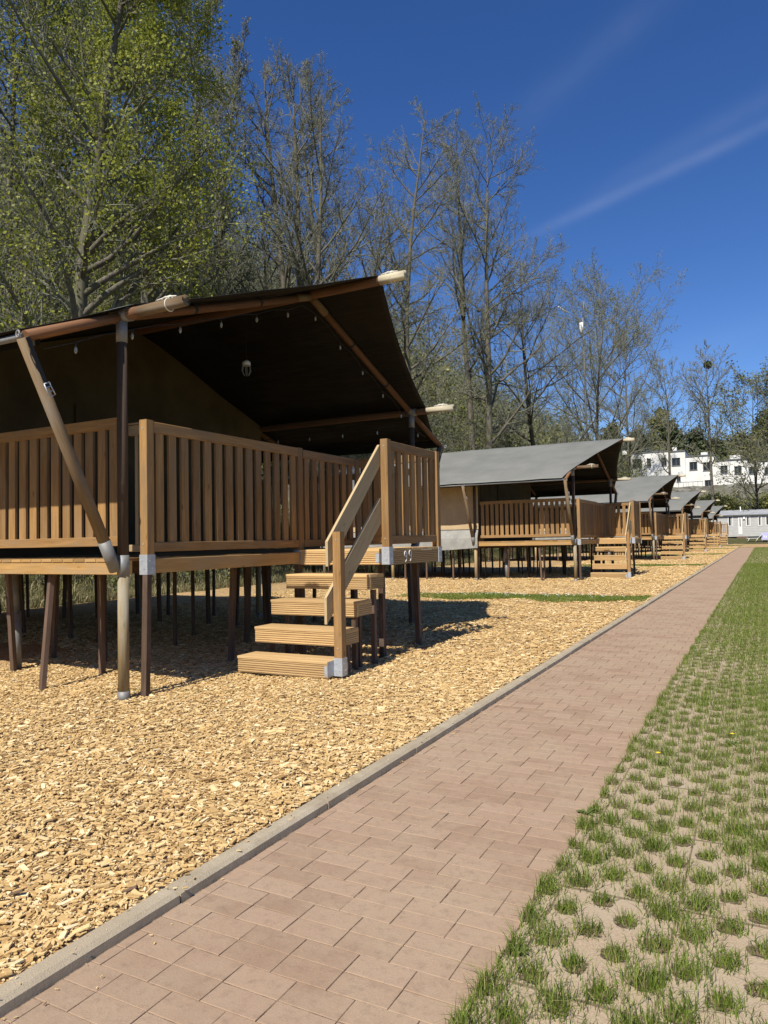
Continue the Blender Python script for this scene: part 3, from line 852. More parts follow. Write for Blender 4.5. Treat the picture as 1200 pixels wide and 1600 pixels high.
    # ---- handrail boards (in the plane of the stair posts)
    for pts in ([(6.729, 2.311), (6.729, 2.085), (5.772, 1.128), (5.668, 1.064), (5.668, 1.295)],
                [(6.729, 1.744), (6.729, 1.475), (5.772, .645), (5.634, .533), (5.634, .778)]):
        mb = MB(); xa, xb = -3.606, -3.578
        A_ = [(xb, y_, z_) for y_, z_ in pts]; B_ = [(xa, y_, z_) for y_, z_ in pts]
        uvp = [(y_ * .75 + z_ * .66, z_ * .75 - y_ * .66) for y_, z_ in pts]
        mb.poly(A_[::-1], uvp[::-1], rnd=.6); mb.poly(B_, uvp, rnd=.6)
        for i in range(len(pts)):
            j = (i + 1) % len(pts); mb.poly([A_[i], A_[j], B_[j], B_[i]], [(0, 0), (.5, 0), (.5, .03), (0, .03)], rnd=.8)
        mb.build('handrail', M['hand'], root)
    # ---- tent frames
    for fi, X in enumerate((-4.765, -7.76, -10.6, XBACK + .1)):
        for (Yp, zp, sgn) in ((PN[0], PN[1], -1), (PF[0], PF[1], 1)):
            mb = MB(); mb.tube([(X, Yp, -.02), (X, Yp, 1.05)], .0465, 14, wob=.02); o_ = mb.build('tent_post', M['polelow'], root)
            mb = MB(); mb.tube([(X, Yp, 1.05), (X, Yp, 2.1), (X, Yp, zp - .04)], .044, 14, mi=0, wob=.02); mb.build('upper_pole', M['shadepole'], o_)
            mb = MB(); mb.tube([(X, Yp, -.01), (X, Yp, .085)], .050, 14, mi=0); mb.build('foot_sleeve', M['galvdull'], o_)
            mb = MB(); mb.tube([(X, Yp, 1.035), (X, Yp, 1.215)], .0505, 14)
            mb.tube([(X, Yp - .0495, 1.16), (X, Yp - .058, 1.16)], .012, 8); mb.build('sleeve', M['galvdull'], o_)
            mb = MB(); mb.tube([(X, Yp, zp - .235), (X, Yp, zp - .02)], .0475, 14)
            mb.tube([(X - .09, Yp, zp), (X + .09, Yp, zp)], .057, 14); mb.build('sleeve', M['galvdull'], o_)
            # slanting strut out to the eave
            ye = EN[0] if sgn < 0 else EF[0]; ze = EN[1] if sgn < 0 else EF[1]
            a_ = Vector((X - .03, Yp + sgn * .055, 1.09)); b_ = Vector((X, ye + sgn * .02, ze - .02)); d_ = (b_ - a_)
            mb = MB(); mb.tube([a_ + d_ * .10, a_ + d_ * .5, b_], [.047, .046, .044], 14, wob=.03); o2 = mb.build('strut', M['pole'], root)
            mb = MB(); mb.tube([a_, a_ + d_ * .14], .051, 14); mb.build('strut_sleeve', M['galvdull'], o2)
            # strap and buckle at the eave
            mb = MB(); t0 = b_ + Vector((.052, 0, .0)); t1 = a_ + d_ * .80 + Vector((.054, 0, 0))
            mb.board(t0, t1, .004, .036, up=(0, sgn * d_.z, -sgn * d_.y), ch=.0005); mb.build('strap', M['dark'], o2)
            mb = MB(); c_ = a_ + d_ * .795 + Vector((.062, 0, 0)); dn = d_.normalized(); pr_ = Vector((0, dn.z, -dn.y))
            for q_ in (-1, 1): mb.tube([c_ + pr_ * .024 * q_ + dn * .05, c_ + pr_ * .028 * q_ - dn * .05 + Vector((.01, 0, 0))], .005, 6)
            for q_ in (-.05, -.015, .02, .05): mb.tube([c_ - pr_ * .026 + dn * q_, c_ + pr_ * .026 + dn * q_], .005, 6)
            mb.build('buckle', M['galv'], o2)
            # tension ring at the eave corner
            mb = MB(); e_ = Vector((X + .06, ye + sgn * .08, ze - .02)); ring = []
            for k in range(13): ring.append(e_ + Vector((.018 * math.cos(k * .5236), sgn * .02, .026 * math.sin(k * .5236))))
            mb.tube(ring, .008, 6, cap=False); mb.build('tension_ring', M['galvdull'], o2)
        for (Yp, zp, ye, ze) in ((PN[0], PN[1], *EN), (PF[0], PF[1], *EF)):
            mb = MB(); mb.tube([(X, RIDGE[0], RIDGE[1] - .02), (X, (RIDGE[0] + Yp) / 2, (RIDGE[1] + zp) / 2 - .02), (X, Yp, zp - .01)], .043, 14, wob=.02)
            mb.tube([(X, Yp, zp - .01), (X, ye, ze)], .042, 14, wob=.02)
            o_ = mb.build('rafter', M['rafter'], root)
            s_ = Vector((0, Yp - RIDGE[0], zp - RIDGE[1])).normalized(); r_ = Vector((X, RIDGE[0], RIDGE[1] - .02)); mb = MB()
            mb.tube([r_ + s_ * .04, r_ + s_ * .34], .048, 14); mb.build('rafter_sleeve', M['pole'], o_)
            q_ = Vector((X, Yp, zp - .01)); mb = MB(); mb.tube([q_ - s_ * .12, q_ + s_ * .02], .048, 14); mb.build('rafter_sleeve', M['pole'], o_)
            for t_ in (.35, .70):
                mb = MB(); c_ = r_ + (q_ - r_) * t_; mb.tube([c_ - s_ * .018, c_ + s_ * .018], .050, 14); mb.build('band', M['dark'], o_)
    for (nm, yz, tip, e0, rr_) in (('ridge_pole', RIDGE, -3.50, -3.81, .055), ('purlin_pole', PN, -4.06, -4.56, .048), ('purlin_pole', PF, -4.075, -4.50, .05)):
        mb = MB(); mb.tube([(XBACK - .15, *yz), (-9, *yz), (e0, *yz)], rr_, 14, wob=.015)
        o_ = mb.build(nm, M['rafter'], root)
        mb = MB(); mb.tube([(e0, *yz), (tip + .02, yz[0], yz[1] + .006), (tip, yz[0], yz[1] + .006)], [rr_, rr_ * .95, rr_ * .8], 14, wob=.02); mb.build('pole_tip', M['pole' if yz is PN else 'tip'], o_)
        mb = MB()
        for k in range(5):
            c_ = Vector((tip - .14 - .025 * k, yz[0], yz[1] + rr_ + .012)); a_ = k * 1.1
            mb.tube([c_ + Vector((-.06, -.02 * math.cos(a_), 0)), c_ + Vector((0, .015, .012 + .008 * (k % 2))), c_ + Vector((.06, .02 * math.sin(a_), -.002))], .007, 6)
        mb.tube([(tip - .16 , yz[0] + (rr_ + .004) * math.cos(t_), yz[1] + (rr_ + .004) * math.sin(t_)) for t_ in np.linspace(0, 6.28, 13)], .006, 6, cap=False)
        mb.build('rope_knot', M['rope'], o_)
    for yz in ((EN[0], EN[1] + .0), (EF[0], EF[1])):
        mb = MB(); mb.tube([(XBACK, *yz), (-4.78, *yz)], .026, 10); mb.build('eave_pipe', M['galvdull'], root)
    # ---- roof canvas: front hem swings out at the ridge, hollow between the poles
    ny_ = 44; nx_ = 40; y0, y1 = EN[0] - .05, EF[0] + .05; V = []; F = []; MI = []
    ysamp = sorted(set([y0 + (y1 - y0) * i / ny_ for i in range(ny_ + 1)] + [PN[0], RIDGE[0], PF[0]]))
    hem = [(y0, -4.84), (PN[0], -4.60), (RIDGE[0], -3.80), (PF[0], -4.52), (y1, -4.84)]
    for yy in ysamp:
        for (ya, xa), (yb, xb) in zip(hem, hem[1:]):
            if ya <= yy <= yb + 1e-6:
                t = (yy - ya) / (yb - ya); xh = xa + (xb - xa) * t - (.07 if yb - ya > 2 else .05 if ya == y0 else .02) * 4 * t * (1 - t)
        for i in range(nx_ + 1):
            u = i / nx_; x_ = xh + (XBACK - .12 - xh) * u ** 1.3
            z_ = roof_z(yy) + .004 * math.sin(x_ * 5 + yy * 3) + .006 * math.sin(x_ * 2.1 - yy * 1.7)
            if yy in (y0, y1): z_ -= .012 * (1 - abs(math.sin(x_ * 1.08)))
            V.append((x_ - TX0, yy - TY0, z_))
    n1_ = nx_ + 1; nrow = len(ysamp); nv = len(V); V += [(a_, b_, c_ - .009) for a_, b_, c_ in V]
    for j in range(nrow - 1):
        for i in range(nx_):
            q_ = (j * n1_ + i, j * n1_ + i + 1, (j + 1) * n1_ + i + 1, (j + 1) * n1_ + i)
            F.append(q_); MI.append(0); F.append(tuple(nv + k for k in q_[::-1])); MI.append(1)
    rim = [j * n1_ for j in range(nrow)] + [(nrow - 1) * n1_ + i for i in range(1, n1_)] + [j * n1_ + nx_ for j in range(nrow - 2, -1, -1)] + [i for i in range(nx_ - 1, 0, -1)]
    for a_, b_ in zip(rim, rim[1:] + rim[:1]): F.append((a_, b_, nv + b_, nv + a_)); MI.append(1)
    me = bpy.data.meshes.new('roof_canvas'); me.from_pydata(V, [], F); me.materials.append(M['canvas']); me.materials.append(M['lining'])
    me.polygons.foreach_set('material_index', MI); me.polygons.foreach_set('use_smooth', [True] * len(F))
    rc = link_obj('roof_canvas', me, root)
    # hanging valance along the eaves, inside
    for ys_ in (EN[0] + .10, EF[0] - .10):
        n_ = 30; mb = MB()
        for i in range(n_):
            xa = -4.75 + (XBACK + 4.8) * i / n_; xb = -4.75 + (XBACK + 4.8) * (i + 1) / n_
            za = roof_z(ys_) - .014; wa, wb = .02 * math.sin(xa * 5), .02 * math.sin(xb * 5)
            mb.poly([(xa, ys_, za), (xb, ys_, za), (xb, ys_ + wb, za - .13), (xa, ys_ + wa, za - .13)], smooth=True)
        mb.build('valance', M['lining'], rc)
    # ---- cabin canvas
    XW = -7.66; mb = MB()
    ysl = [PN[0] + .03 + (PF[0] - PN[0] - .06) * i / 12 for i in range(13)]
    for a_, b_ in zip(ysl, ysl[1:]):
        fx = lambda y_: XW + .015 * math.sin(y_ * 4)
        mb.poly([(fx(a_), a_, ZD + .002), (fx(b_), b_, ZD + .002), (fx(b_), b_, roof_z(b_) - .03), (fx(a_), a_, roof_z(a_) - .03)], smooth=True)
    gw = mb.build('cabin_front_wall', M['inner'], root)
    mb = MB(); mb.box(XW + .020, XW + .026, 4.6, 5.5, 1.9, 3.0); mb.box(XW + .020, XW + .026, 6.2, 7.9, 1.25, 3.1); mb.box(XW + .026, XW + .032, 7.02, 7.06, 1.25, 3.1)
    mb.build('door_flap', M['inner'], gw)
    for yw, sg in ((PN[0] + .03, -1), (PF[0] - .03, 1)):
        mb = MB(); n_ = 24; xs_ = [XW + (XBACK - XW) * i / n_ for i in range(n_ + 1)]
        for a_, b_ in zip(xs_, xs_[1:]):
            f_ = lambda x_: sg * .02 * math.sin(x_ * 3.1)
            mb.poly([(a_, yw + f_(a_), 1.50), (b_, yw + f_(b_), 1.50), (b_, yw, 3.25), (a_, yw, 3.25)], smooth=True)
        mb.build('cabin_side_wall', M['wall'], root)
        mb = MB()
        for a_, b_ in zip(xs_, xs_[1:]):
            g_ = lambda x_: .97 + .03 * math.sin(x_ * 2.3); h_ = lambda x_: yw + sg * (.115 + .02 * math.sin(x_ * 4))
            mb.poly([(a_, yw + sg * .035, 1.56), (b_, yw + sg * .035, 1.56), (b_, h_(b_), 1.30), (a_, h_(a_), 1.30)], smooth=True)
            mb.poly([(a_, h_(a_), 1.30), (b_, h_(b_), 1.30), (b_, h_(b_), g_(b_)), (a_, h_(a_), g_(a_))], smooth=True)
            mb.poly([(a_, h_(a_), g_(a_)), (b_, h_(b_), g_(b_)), (b_, yw + sg * .03, g_(b_) + .02), (a_, yw + sg * .03, g_(a_) + .02)], smooth=True)
        mb.build('skirt', M['skirt'], root)
        mb = MB(); mb.box(XBACK, XW, yw - .01 + sg * .03, yw + .01 + sg * .03, 1.545, 1.57); mb.build('wall_cord', M['dark'], root)
    mb = MB()
    for a_, b_ in zip(ysl, ysl[1:]): mb.poly([(XBACK, a_, 1.0), (XBACK, b_, 1.0), (XBACK, b_, roof_z(b_) - .03), (XBACK, a_, roof_z(a_) - .03)])
    mb.build('cabin_rear_wall', M['wall'], root)
    # water pipe under the cabin
    mb = MB(); mb.tube([(-6.98, 4.93, .0), (-7.0, 4.92, .62)], [.045, .06], 12); mb.tube([(-7.03, 4.92, .55), (-7.02, 4.92, 1.05)], [.065, .04], 12); mb.build('drain_pipe', M['galvdull'], root)
    ORG = Vector((0, 0, 0))
    return root


tent_labels = ['nearest safari tent on a stilted timber deck, with the number 99 by its stair',
               'second safari tent from the camera, with grey roof and beige side wall',
               'third safari tent from the camera, deck and roof overlapping the second',
               'fourth safari tent from the camera, below the left end of the white building',
               'fifth safari tent from the camera, last but one of the row',
               'farthest safari tent of the row, next to the grey mobile home']
tent = make_tent(tent_labels[0])
PITCHY = 16.35
for i in range(1, 6):
    c = copy_tree(tent); c['label'] = tent_labels[i]
    c.location = (TX0 + (0, .0, .03, -.05, .05, 0)[i], TY0 + PITCHY * i, 0)
# number on the landing of the nearest tent
ORG = Vector((TX0, TY0, 0)); mb = MB()
digit9(mb, -3.488, 7.12, 1.052, .125); digit9(mb, -3.488, 7.235, 1.058, .125)
mb.build('house_number', M['white'], tent); ORG = Vector((0, 0, 0))

# string of bulbs under the canopy of the nearest tent
sl = empty('string_lights', (-4.72, 7.1, 4.1)); tag(sl, 'string of small clear bulbs looped along the rafters under the nearest tent roof', 'string lights')
ORG = Vector((-4.72, 7.1, 4.1)); pts = []
seq = []
for k in range(25):
    y_ = 3.6 + 7.0 * k / 24
    z_ = roof_z(min(max(y_, 3.5), 10.8)) - .19 - .03 * math.sin(k * 3.1)
    seq.append(Vector((-4.79, y_, z_)))
mb = MB(); mb.tube(seq, .004, 5); mb.build('cable', M['dark'], sl)
for k, p in enumerate(seq[1::1]):
    if k % 2: continue
    mb = MB(); mb.tube([p, p - Vector((0, 0, .035))], .007, 8, mi=1); mb.tube([p - Vector((0, 0, .035)), p - Vector((0, 0, .05)), p - Vector((0, 0, .075)), p - Vector((0, 0, .09))], [.007, .013, .013, .005], 8, mi=0)
    mb.build('bulb', [M['bulb'], M['dark']], sl)
seq = [Vector((-7.4 + 2.5 * k / 8, 9.74, 3.02 - .04 * math.sin(k * 3.1))) for k in range(9)]
mb = MB(); mb.tube(seq, .004, 5); mb.build('cable', M['dark'], sl)
for p in seq[1::2]:
    mb = MB(); mb.tube([p, p - Vector((0, 0, .035))], .007, 8, mi=1); mb.tube([p - Vector((0, 0, .035)), p - Vector((0, 0, .05)), p - Vector((0, 0, .075)), p - Vector((0, 0, .09))], [.007, .013, .013, .005], 8, mi=0)
    mb.build('bulb', [M['bulb'], M['dark']], sl)
ORG = Vector((-5.8, 7.31, 3.5))
ln = empty('hanging_lantern', (-5.8, 7.31, 3.5)); tag(ln, 'small pale lantern hanging under the dark roof lining of the nearest tent', 'lantern')
mb = MB(); mb.tube([(-5.8, 7.31, 4.1), (-5.8, 7.31, 3.62)], .003, 5); mb.build('cord', M['dark'], ln)
mb = MB(); mb.tube([(-5.8, 7.31, 3.64), (-5.8, 7.31, 3.62), (-5.8, 7.31, 3.57)], [.02, .05, .055], 12); mb.build('cap', M['white'], ln)
mb = MB()
for k in range(6):
    a_ = k * 1.047; mb.tube([(-5.8 + .05 * math.cos(a_), 7.31 + .05 * math.sin(a_), 3.57), (-5.8 + .06 * math.cos(a_), 7.31 + .06 * math.sin(a_), 3.5), (-5.8 + .03 * math.cos(a_), 7.31 + .03 * math.sin(a_), 3.44)], .005, 5)
mb.build('cage', M['skirt'], ln)
ORG = Vector((0, 0, 0))

# ================================================================== trees, grown level by level
def resample_dirs(P):
    d = np.diff(P, axis=1); return d / (np.linalg.norm(d, axis=2, keepdims=True) + 1e-9)


def spawn(r, P, Rd, n, t0, t1, lenf, ang, up, K, wig, rratio, rtip, tpow=1.0):
    """children of polylines P (N,K0,3) with radii Rd (N,K0)"""
    N, K0, _ = P.shape
    t = t0 + (t1 - t0) * ((np.arange(n)[None] + r.rand(N, n)) / n) ** tpow
    f = t * (K0 - 1); i = np.minimum(f.astype(int), K0 - 2); w = (f - i)[..., None]
    ar = np.arange(N)[:, None]
    pos = P[ar, i] * (1 - w) + P[ar, i + 1] * w
    D = resample_dirs(P); d = D[ar, i]
    rad = Rd[ar, i] * (1 - w[..., 0]) + Rd[ar, i + 1] * w[..., 0]
    rv = r.normal(size=d.shape); side = np.cross(d, rv); side /= np.linalg.norm(side, axis=2, keepdims=True) + 1e-9
    # spread round the parent by the golden angle so that limbs do not bunch
    s2 = np.cross(d, side)
    a = r.uniform(ang[0], ang[1], t.shape)[..., None]
    dd = d * np.cos(a) + side * np.sin(a)
    L = lenf(t, pos) * r.uniform(.7, 1.2, t.shape)
    pos = pos.reshape(-1, 3); dd = dd.reshape(-1, 3); L = L.reshape(-1); rad = rad.reshape(-1)
    out = np.zeros((len(pos), K, 3)); out[:, 0] = pos; cur = dd.copy()
    for k in range(1, K):
        cur = cur + r.normal(0, wig, cur.shape) + np.array([0, 0, up])
        cur /= np.linalg.norm(cur, axis=1, keepdims=True)
        out[:, k] = out[:, k - 1] + cur * (L / (K - 1))[:, None]
    r0_ = np.minimum(rad * rratio, rad * .9); u = np.linspace(0, 1, K)[None]
    rr = np.maximum(r0_[:, None] * (1 - u) ** .8, 0) + rtip
    return out, rr


def tubes(P, Rd, S):
    N, K, _ = P.shape
    D = np.zeros_like(P); D[:, 1:-1] = P[:, 2:] - P[:, :-2]; D[:, 0] = P[:, 1] - P[:, 0]; D[:, -1] = P[:, -1] - P[:, -2]
    D /= np.linalg.norm(D, axis=2, keepdims=True) + 1e-9
    ref = np.where(np.abs(D[:, :1, 2:3]) < .8, np.array([0, 0, 1.]), np.array([1., 0, 0]))
    A = np.cross(D, np.broadcast_to(ref, D.shape)); A /= np.linalg.norm(A, axis=2, keepdims=True) + 1e-9
    B = np.cross(D, A)
    th = np.arange(S) * 2 * np.pi / S
    V = P[:, :, None] + (A[:, :, None] * np.cos(th)[:, None] + B[:, :, None] * np.sin(th)[:, None]) * Rd[:, :, None, None]
    n, k, s = np.meshgrid(np.arange(N), np.arange(K - 1), np.arange(S), indexing='ij')
    s1 = (s + 1) % S; b = n * K * S
    q = np.stack([b + k * S + s, b + k * S + s1, b + (k + 1) * S + s1, b + (k + 1) * S + s], -1).reshape(-1, 4)
    return V.reshape(-1, 3), q


def join(parts):
    V, Q, o = [], [], 0
    for v, q in parts: V.append(v); Q.append(q + o); o += len(v)
    return np.concatenate(V), np.concatenate(Q)


def trunk_line(r, H, r0_, lean=(0, 0), start=(0, 0, 0), K=14, wig=.028, rt=.015):
    P = np.zeros((1, K, 3)); d = np.array([lean[0], lean[1], 1.]); d /= np.linalg.norm(d); P[0, 0] = start
    for k in range(1, K):
        d = d + r.normal(0, wig, 3) * [1, 1, .3] + np.array([0, 0, .05]); d /= np.linalg.norm(d)
        P[0, k] = P[0, k - 1] + d * H / (K - 1)
    u = np.linspace(0, 1, K); R_ = (r0_ * (1 - u) ** .9 + rt)[None]; R_[0, 0] *= 1.35
    return P, R_


def crown_leaves(r, tips, n_per, size, spread, flat=.6, kind='quad'):
    """small leaf faces scattered about the given points"""
    N = len(tips); c = np.repeat(tips, n_per, 0) + r.normal(0, spread, (N * n_per, 3)); n = len(c)
    s = size * r.uniform(.5, 1.3, n)
    a = r.normal(size=(n, 3)); a /= np.linalg.norm(a, axis=1, keepdims=True)
    b = np.cross(a, r.normal(size=(n, 3))); b /= np.linalg.norm(b, axis=1, keepdims=True)
    V = np.stack([c - a * s[:, None] * .5, c + b * s[:, None] * .38, c + a * s[:, None] * .5, c - b * s[:, None] * .38], 1).reshape(-1, 3)
    q = np.arange(n * 4).reshape(-1, 4)
    return V, q, np.repeat(r.rand(N), n_per) * .5 + r.rand(n) * .5


def bark(name, dark, light, moss=None):
    m = NT(name, .95, .1)
    n = m.noise(m.map(m.obj, (6, 6, 1.2)), 2.2, 5, .7); n2 = m.noise(m.obj, 1.3, 3, .6)
    c = m.ramp(n, [(.3, dark), (.7, light)])
    if moss: c = m.mix(m.ramp(n2, [(.45, (0, 0, 0)), (.7, (.8, .8, .8))]), c, moss)
    m.col(c); m.bump(n, .6, .03); return m.mat


M['bark'] = bark('grey bark', (.07, .062, .05), (.18, .162, .13), (.13, .13, .06))
M['barkd'] = bark('dark bark', (.05, .042, .035), (.12, .10, .08), (.08, .085, .04))
M['twig'] = bark('twig', (.125, .125, .088), (.25, .25, .185))
M['leafbright'] = leafmat('young maple leaf', [(0, (.11, .125, .018)), (.45, (.235, .26, .032)), (.85, (.37, .385, .06)), (1, (.46, .45, .10))], .4)
M['leafdull'] = leafmat('early olive leaf', [(0, (.10, .115, .035)), (.5, (.18, .19, .06)), (1, (.28, .27, .10))], .35)
M['bud'] = leafmat('bud scales', [(0, (.13, .135, .06)), (.5, (.21, .215, .10)), (1, (.32, .32, .19))], .2)
M['conifer'] = leafmat('dark needle', [(0, (.03, .042, .018)), (.6, (.06, .075, .03)), (1, (.10, .115, .05))], .1)
M['brushleaf'] = leafmat('thicket leaf', [(0, (.09, .095, .03)), (.5, (.155, .165, .05)), (.85, (.22, .24, .06)), (1, (.28, .27, .12))], .25)


def env_round(H, W, t0):
    """length of a limb by its height on the trunk"""
    def f(t, pos):
        u = np.clip((t - t0) / (1 - t0), 0, 1)
        return W * (.16 + .84 * (1 - u) ** .62) * (.62 + .38 * np.minimum(1, u * 4))
    return f


def grow(seed, H, r0_, W, base=.25, n1=26, n2=9, n3=7, n4=4, up=.10, ang=(.6, 1.1), stems=None, twig=.006, wig=.10, l2=.42, l3=.42, l4=.5, tp=.8, sides=3):
    r = np.random.RandomState(seed)
    tr = []
    for (hh, rr_, lean, st) in (stems or [(H, r0_, (0, 0), (0, 0, 0))]):
        tr.append(trunk_line(r, hh, rr_, lean, st))
    P0 = np.concatenate([t[0] for t in tr]); R0 = np.concatenate([t[1] for t in tr])
    P1, R1 = spawn(r, P0, R0, n1, base, .98, env_round(H, W, base), ang, up, 7, wig, .46, .009, tp)
    s = np.linalg.norm(P1[:, -1] - P1[:, 0], axis=1)
    def lf(frac, Pp, n):
        Ls = np.linalg.norm(Pp[:, -1] - Pp[:, 0], axis=1)
        return lambda t, pos: (Ls[:, None] * frac * (1.15 - .65 * t))
    P2, R2 = spawn(r, P1, R1, n2, .15, 1, lf(l2, P1, n2), (.45, .95), up * .8, 5, wig * 1.2, .5, twig * .7)
    P3, R3 = spawn(r, P2, R2, n3, .15, 1, lf(l3 * 1.2, P2, n3), (.4, .95), up * .7, 4, wig * 1.5, .6, twig * .6)
    P4, R4 = spawn(r, P3, R3, n4, .2, 1, lf(l4 * 1.2, P3, n4), (.35, .9), up * .5, 3, wig * 1.6, .7, twig * .5)
    trunk = join([tubes(P0, R0, 10), tubes(P1, R1, 6)])
    crown = join([tubes(P2, R2, 4), tubes(P3, R3, 3), tubes(P4, R4, sides)])
    return trunk, crown, P4[:, -1], P3[:, -1], r


def mk(name, vq, mat, parent, smooth=True, rnd=None):
    return link_obj(name, np_mesh(name, vq[0], np.full(len(vq[1]), 4), vq[1], [mat], smooth, rnd=rnd), parent)


def px_tree(px, X, py_top, seed, label, cat='tree', group='bare trees along the foot of the bank', crown_w=None, leaf=None, zbase=None, Yfix=None, **kw):
    """tree standing on the terrain where the sight line of px crosses the plane X"""
    if Yfix is not None: pt = at_plane(px, 800, 'Y', Yfix)
    else: pt = at_plane(px, 800, 'X', X)
    x, y = pt.x, pt.y; z = tz(x, y) if zbase is None else zbase
    # height so that the top reaches py_top
    d = FWD * F_PX + RGT * (px - 600) + UPV * (800 - py_top); s = math.hypot(x, y) / math.hypot(d.x, d.y); H = (CAM_H + d.z * s - z) * 1.03
    dist = (Vector((x, y, z)) - Vector((0, 0, CAM_H))).dot(FWD)
    W = (crown_w or 120) / 2 / F_PX * dist
    root = empty('tree', (x, y, z - .1)); root['label'] = label; root['category'] = cat
    if group: root['group'] = group
    kw.setdefault('r0_', H * .0095)
    bark_m = kw.pop('barkm', 'bark'); twig_m = kw.pop('twigm', 'twig')
    if 'stems' in kw: kw['stems'] = [(h * H, rr_ * H, ln, st) for h, rr_, ln, st in kw['stems']]
    kw.setdefault('twig', max(.006, dist * .00014))
    trunk, crown, tips, tips3, r = grow(seed, H, W=W * 1.75, **kw)
    mk('trunk', trunk, M[bark_m], root); cr_ = mk('crown', crown, M[twig_m], root)
    if leaf is None: leaf = ('bud', 1, max(.035, dist * .0010), .06, .4)
    if leaf:
        mat, nper, size, spread, frac = leaf
        tp_ = tips if frac >= 1 else tips[r.rand(len(tips)) < frac]
        v, q_, rn = crown_leaves(r, tp_, nper, size, spread)
        mk('foliage', (v, q_), M[mat], root, False, rn)
    return root, (x, y, z, H, dist, len(crown[1]))


G1 = 'leafy trees on the bank behind the nearest tent'
px_tree(95, -16.5, -130, 101, 'leafiest tree with a thick grey trunk, at the left edge behind the nearest tent', group=G1, crown_w=400, base=.08, n1=40, n2=8, n3=7, n4=4, up=.07, r0_=.25,
        ang=(.7, 1.25), leaf=('leafbright', 5, .09, .20, 1))
px_tree(222, -20, -20, 102, 'second leafy tree, its pale trunk just right of the leafiest one', group=G1, crown_w=205, base=.06, n1=34, n2=9, n3=7, n4=4, up=.09, r0_=.2, leaf=('leafbright', 4, .09, .20, 1))
px_tree(20, -24, -60, 103, 'olive tree far up the bank at the left edge', group=G1, crown_w=420, base=.1, n1=30, n2=8, n3=7, n4=3, leaf=('leafdull', 4, .13, .25, .9))
px_tree(150, -29, -10, 113, 'olive tree high on the bank between the two leafiest trees', group=G1, crown_w=380, base=.1, n1=30, n2=8, n3=7, n4=4, leaf=('leafdull', 4, .13, .25, .9))
px_tree(300, -22, 30, 104, 'half leafy tree with twigs reaching the sky above the nearest roof', group=G1, crown_w=230, base=.12, n1=30, n2=9, n3=7, n4=4, up=.12, leaf=('leafdull', 2, .085, .16, .7))
GB = 'bare trees along the foot of the bank'
px_tree(342, -18.5, 45, 105, 'slim bare tree with pale tips beside the leafy ones', group=GB, crown_w=170, base=.35, n1=24, n2=8, n3=7, n4=4, up=.16, ang=(.4, .8), r0_=.12, leaf=('bud', 1, .06, .05, .5))
px_tree(462, -17.5, 130, 106, 'bare tree forking low into several upright stems above the nearest roof', group=GB, crown_w=240, base=.2, n1=22, n2=8, n3=7, n4=4, up=.08, ang=(.45, 1.0),
        stems=[(1, .011, (-.10, .05), (0, 0, 0)), (.97, .012, (.05, .03), (.1, 0, 0)), (.9, .010, (.22, -.05), (.2, 0, 0)), (.75, .008, (-.32, .1), (-.1, 0, 0)), (.7, .008, (.42, .1), (.2, .1, 0))])
px_tree(520, -21, 150, 107, 'straight bare tree right behind the forked one', group=GB, crown_w=190, base=.25, n1=30, n2=8, n3=7, n4=4, up=.10, ang=(.5, 1.1))
px_tree(645, -16.8, 200, 108, 'bare tree with arching lower limbs beside the nearest roof peak', group=GB, crown_w=215, base=.22, n1=32, n2=9, n3=7, n4=4, up=.06, ang=(.7, 1.3))
px_tree(762, -16.5, 188, 109, 'tallest bare tree, standing behind the second tent', group=GB, crown_w=230, base=.18, n1=38, n2=9, n3=7, n4=4, up=.07, ang=(.6, 1.25))
px_tree(742, -18.5, 245, 110, 'slender bare tree close to the left of the tallest one', group=GB, crown_w=200, base=.3, n1=28, n2=9, n3=7, n4=4, up=.11, ang=(.6, 1.2))
px_tree(843, -16, 400, 111, 'bare tree with low arching limbs above the peak of the second tent', group=GB, crown_w=230, base=.12, n1=30, n2=9, n3=7, n4=4, up=.07, ang=(.8, 1.4), barkm='barkd', leaf=('leafdull', 1, .10, .1, .4))
px_tree(930, -16, 470, 112, 'broad budding tree fanning out behind the third tent', group=GB, crown_w=270, base=.08, n1=34, n2=9, n3=7, n4=4, up=.12, ang=(.5, 1.1), leaf=('leafdull', 1, .13, .15, .8))
px_tree(985, -20, 520, 114, 'smaller budding tree right of the broad one', group=GB, crown_w=160, base=.1, n1=26, n2=8, n3=7, n4=4, up=.12, leaf=('leafdull', 1, .14, .15, .8))
px_tree(1048, 0, 572, 115, 'thin bare tree in front of the left end of the white building', group=GB, crown_w=110, Yfix=112, base=.3, n1=20, n2=8, n3=5, n4=2, up=.12, twig=.02)
px_tree(1117, 0, 556, 116, 'tall bare tree with a dark nest ball high in its crown', group=GB, crown_w=125, Yfix=108, base=.3, n1=22, n2=8, n3=5, n4=2, up=.13, ang=(.5, 1.0), twig=.02)
px_tree(1187, 0, 612, 117, 'dark budding tree at the right edge before the white building', group=GB, crown_w=185, Yfix=104, base=.1, n1=30, n2=9, n3=5, n4=3, up=.06, ang=(.7, 1.3), barkm='barkd', leaf=('leafdull', 2, .24, .3, .8), twig=.018)
# nest in the tall bare tree
p = at_plane(1106, 570, 'Y', 107.6); mb = MB(); rr = random.Random(3)
for k in range(160):
    a = Vector((rr.gauss(0, 1), rr.gauss(0, 1), rr.gauss(0, 1))).normalized() * .55; b = Vector((rr.gauss(0, 1), rr.gauss(0, 1), rr.gauss(0, .7))).normalized() * .6
    mb.tube([p + a, p + b], .03, 3, cap=False)
tag(mb.build('mistletoe_ball', M['conifer']), 'round dark ball of mistletoe in the crown of the tall bare tree', 'mistletoe')


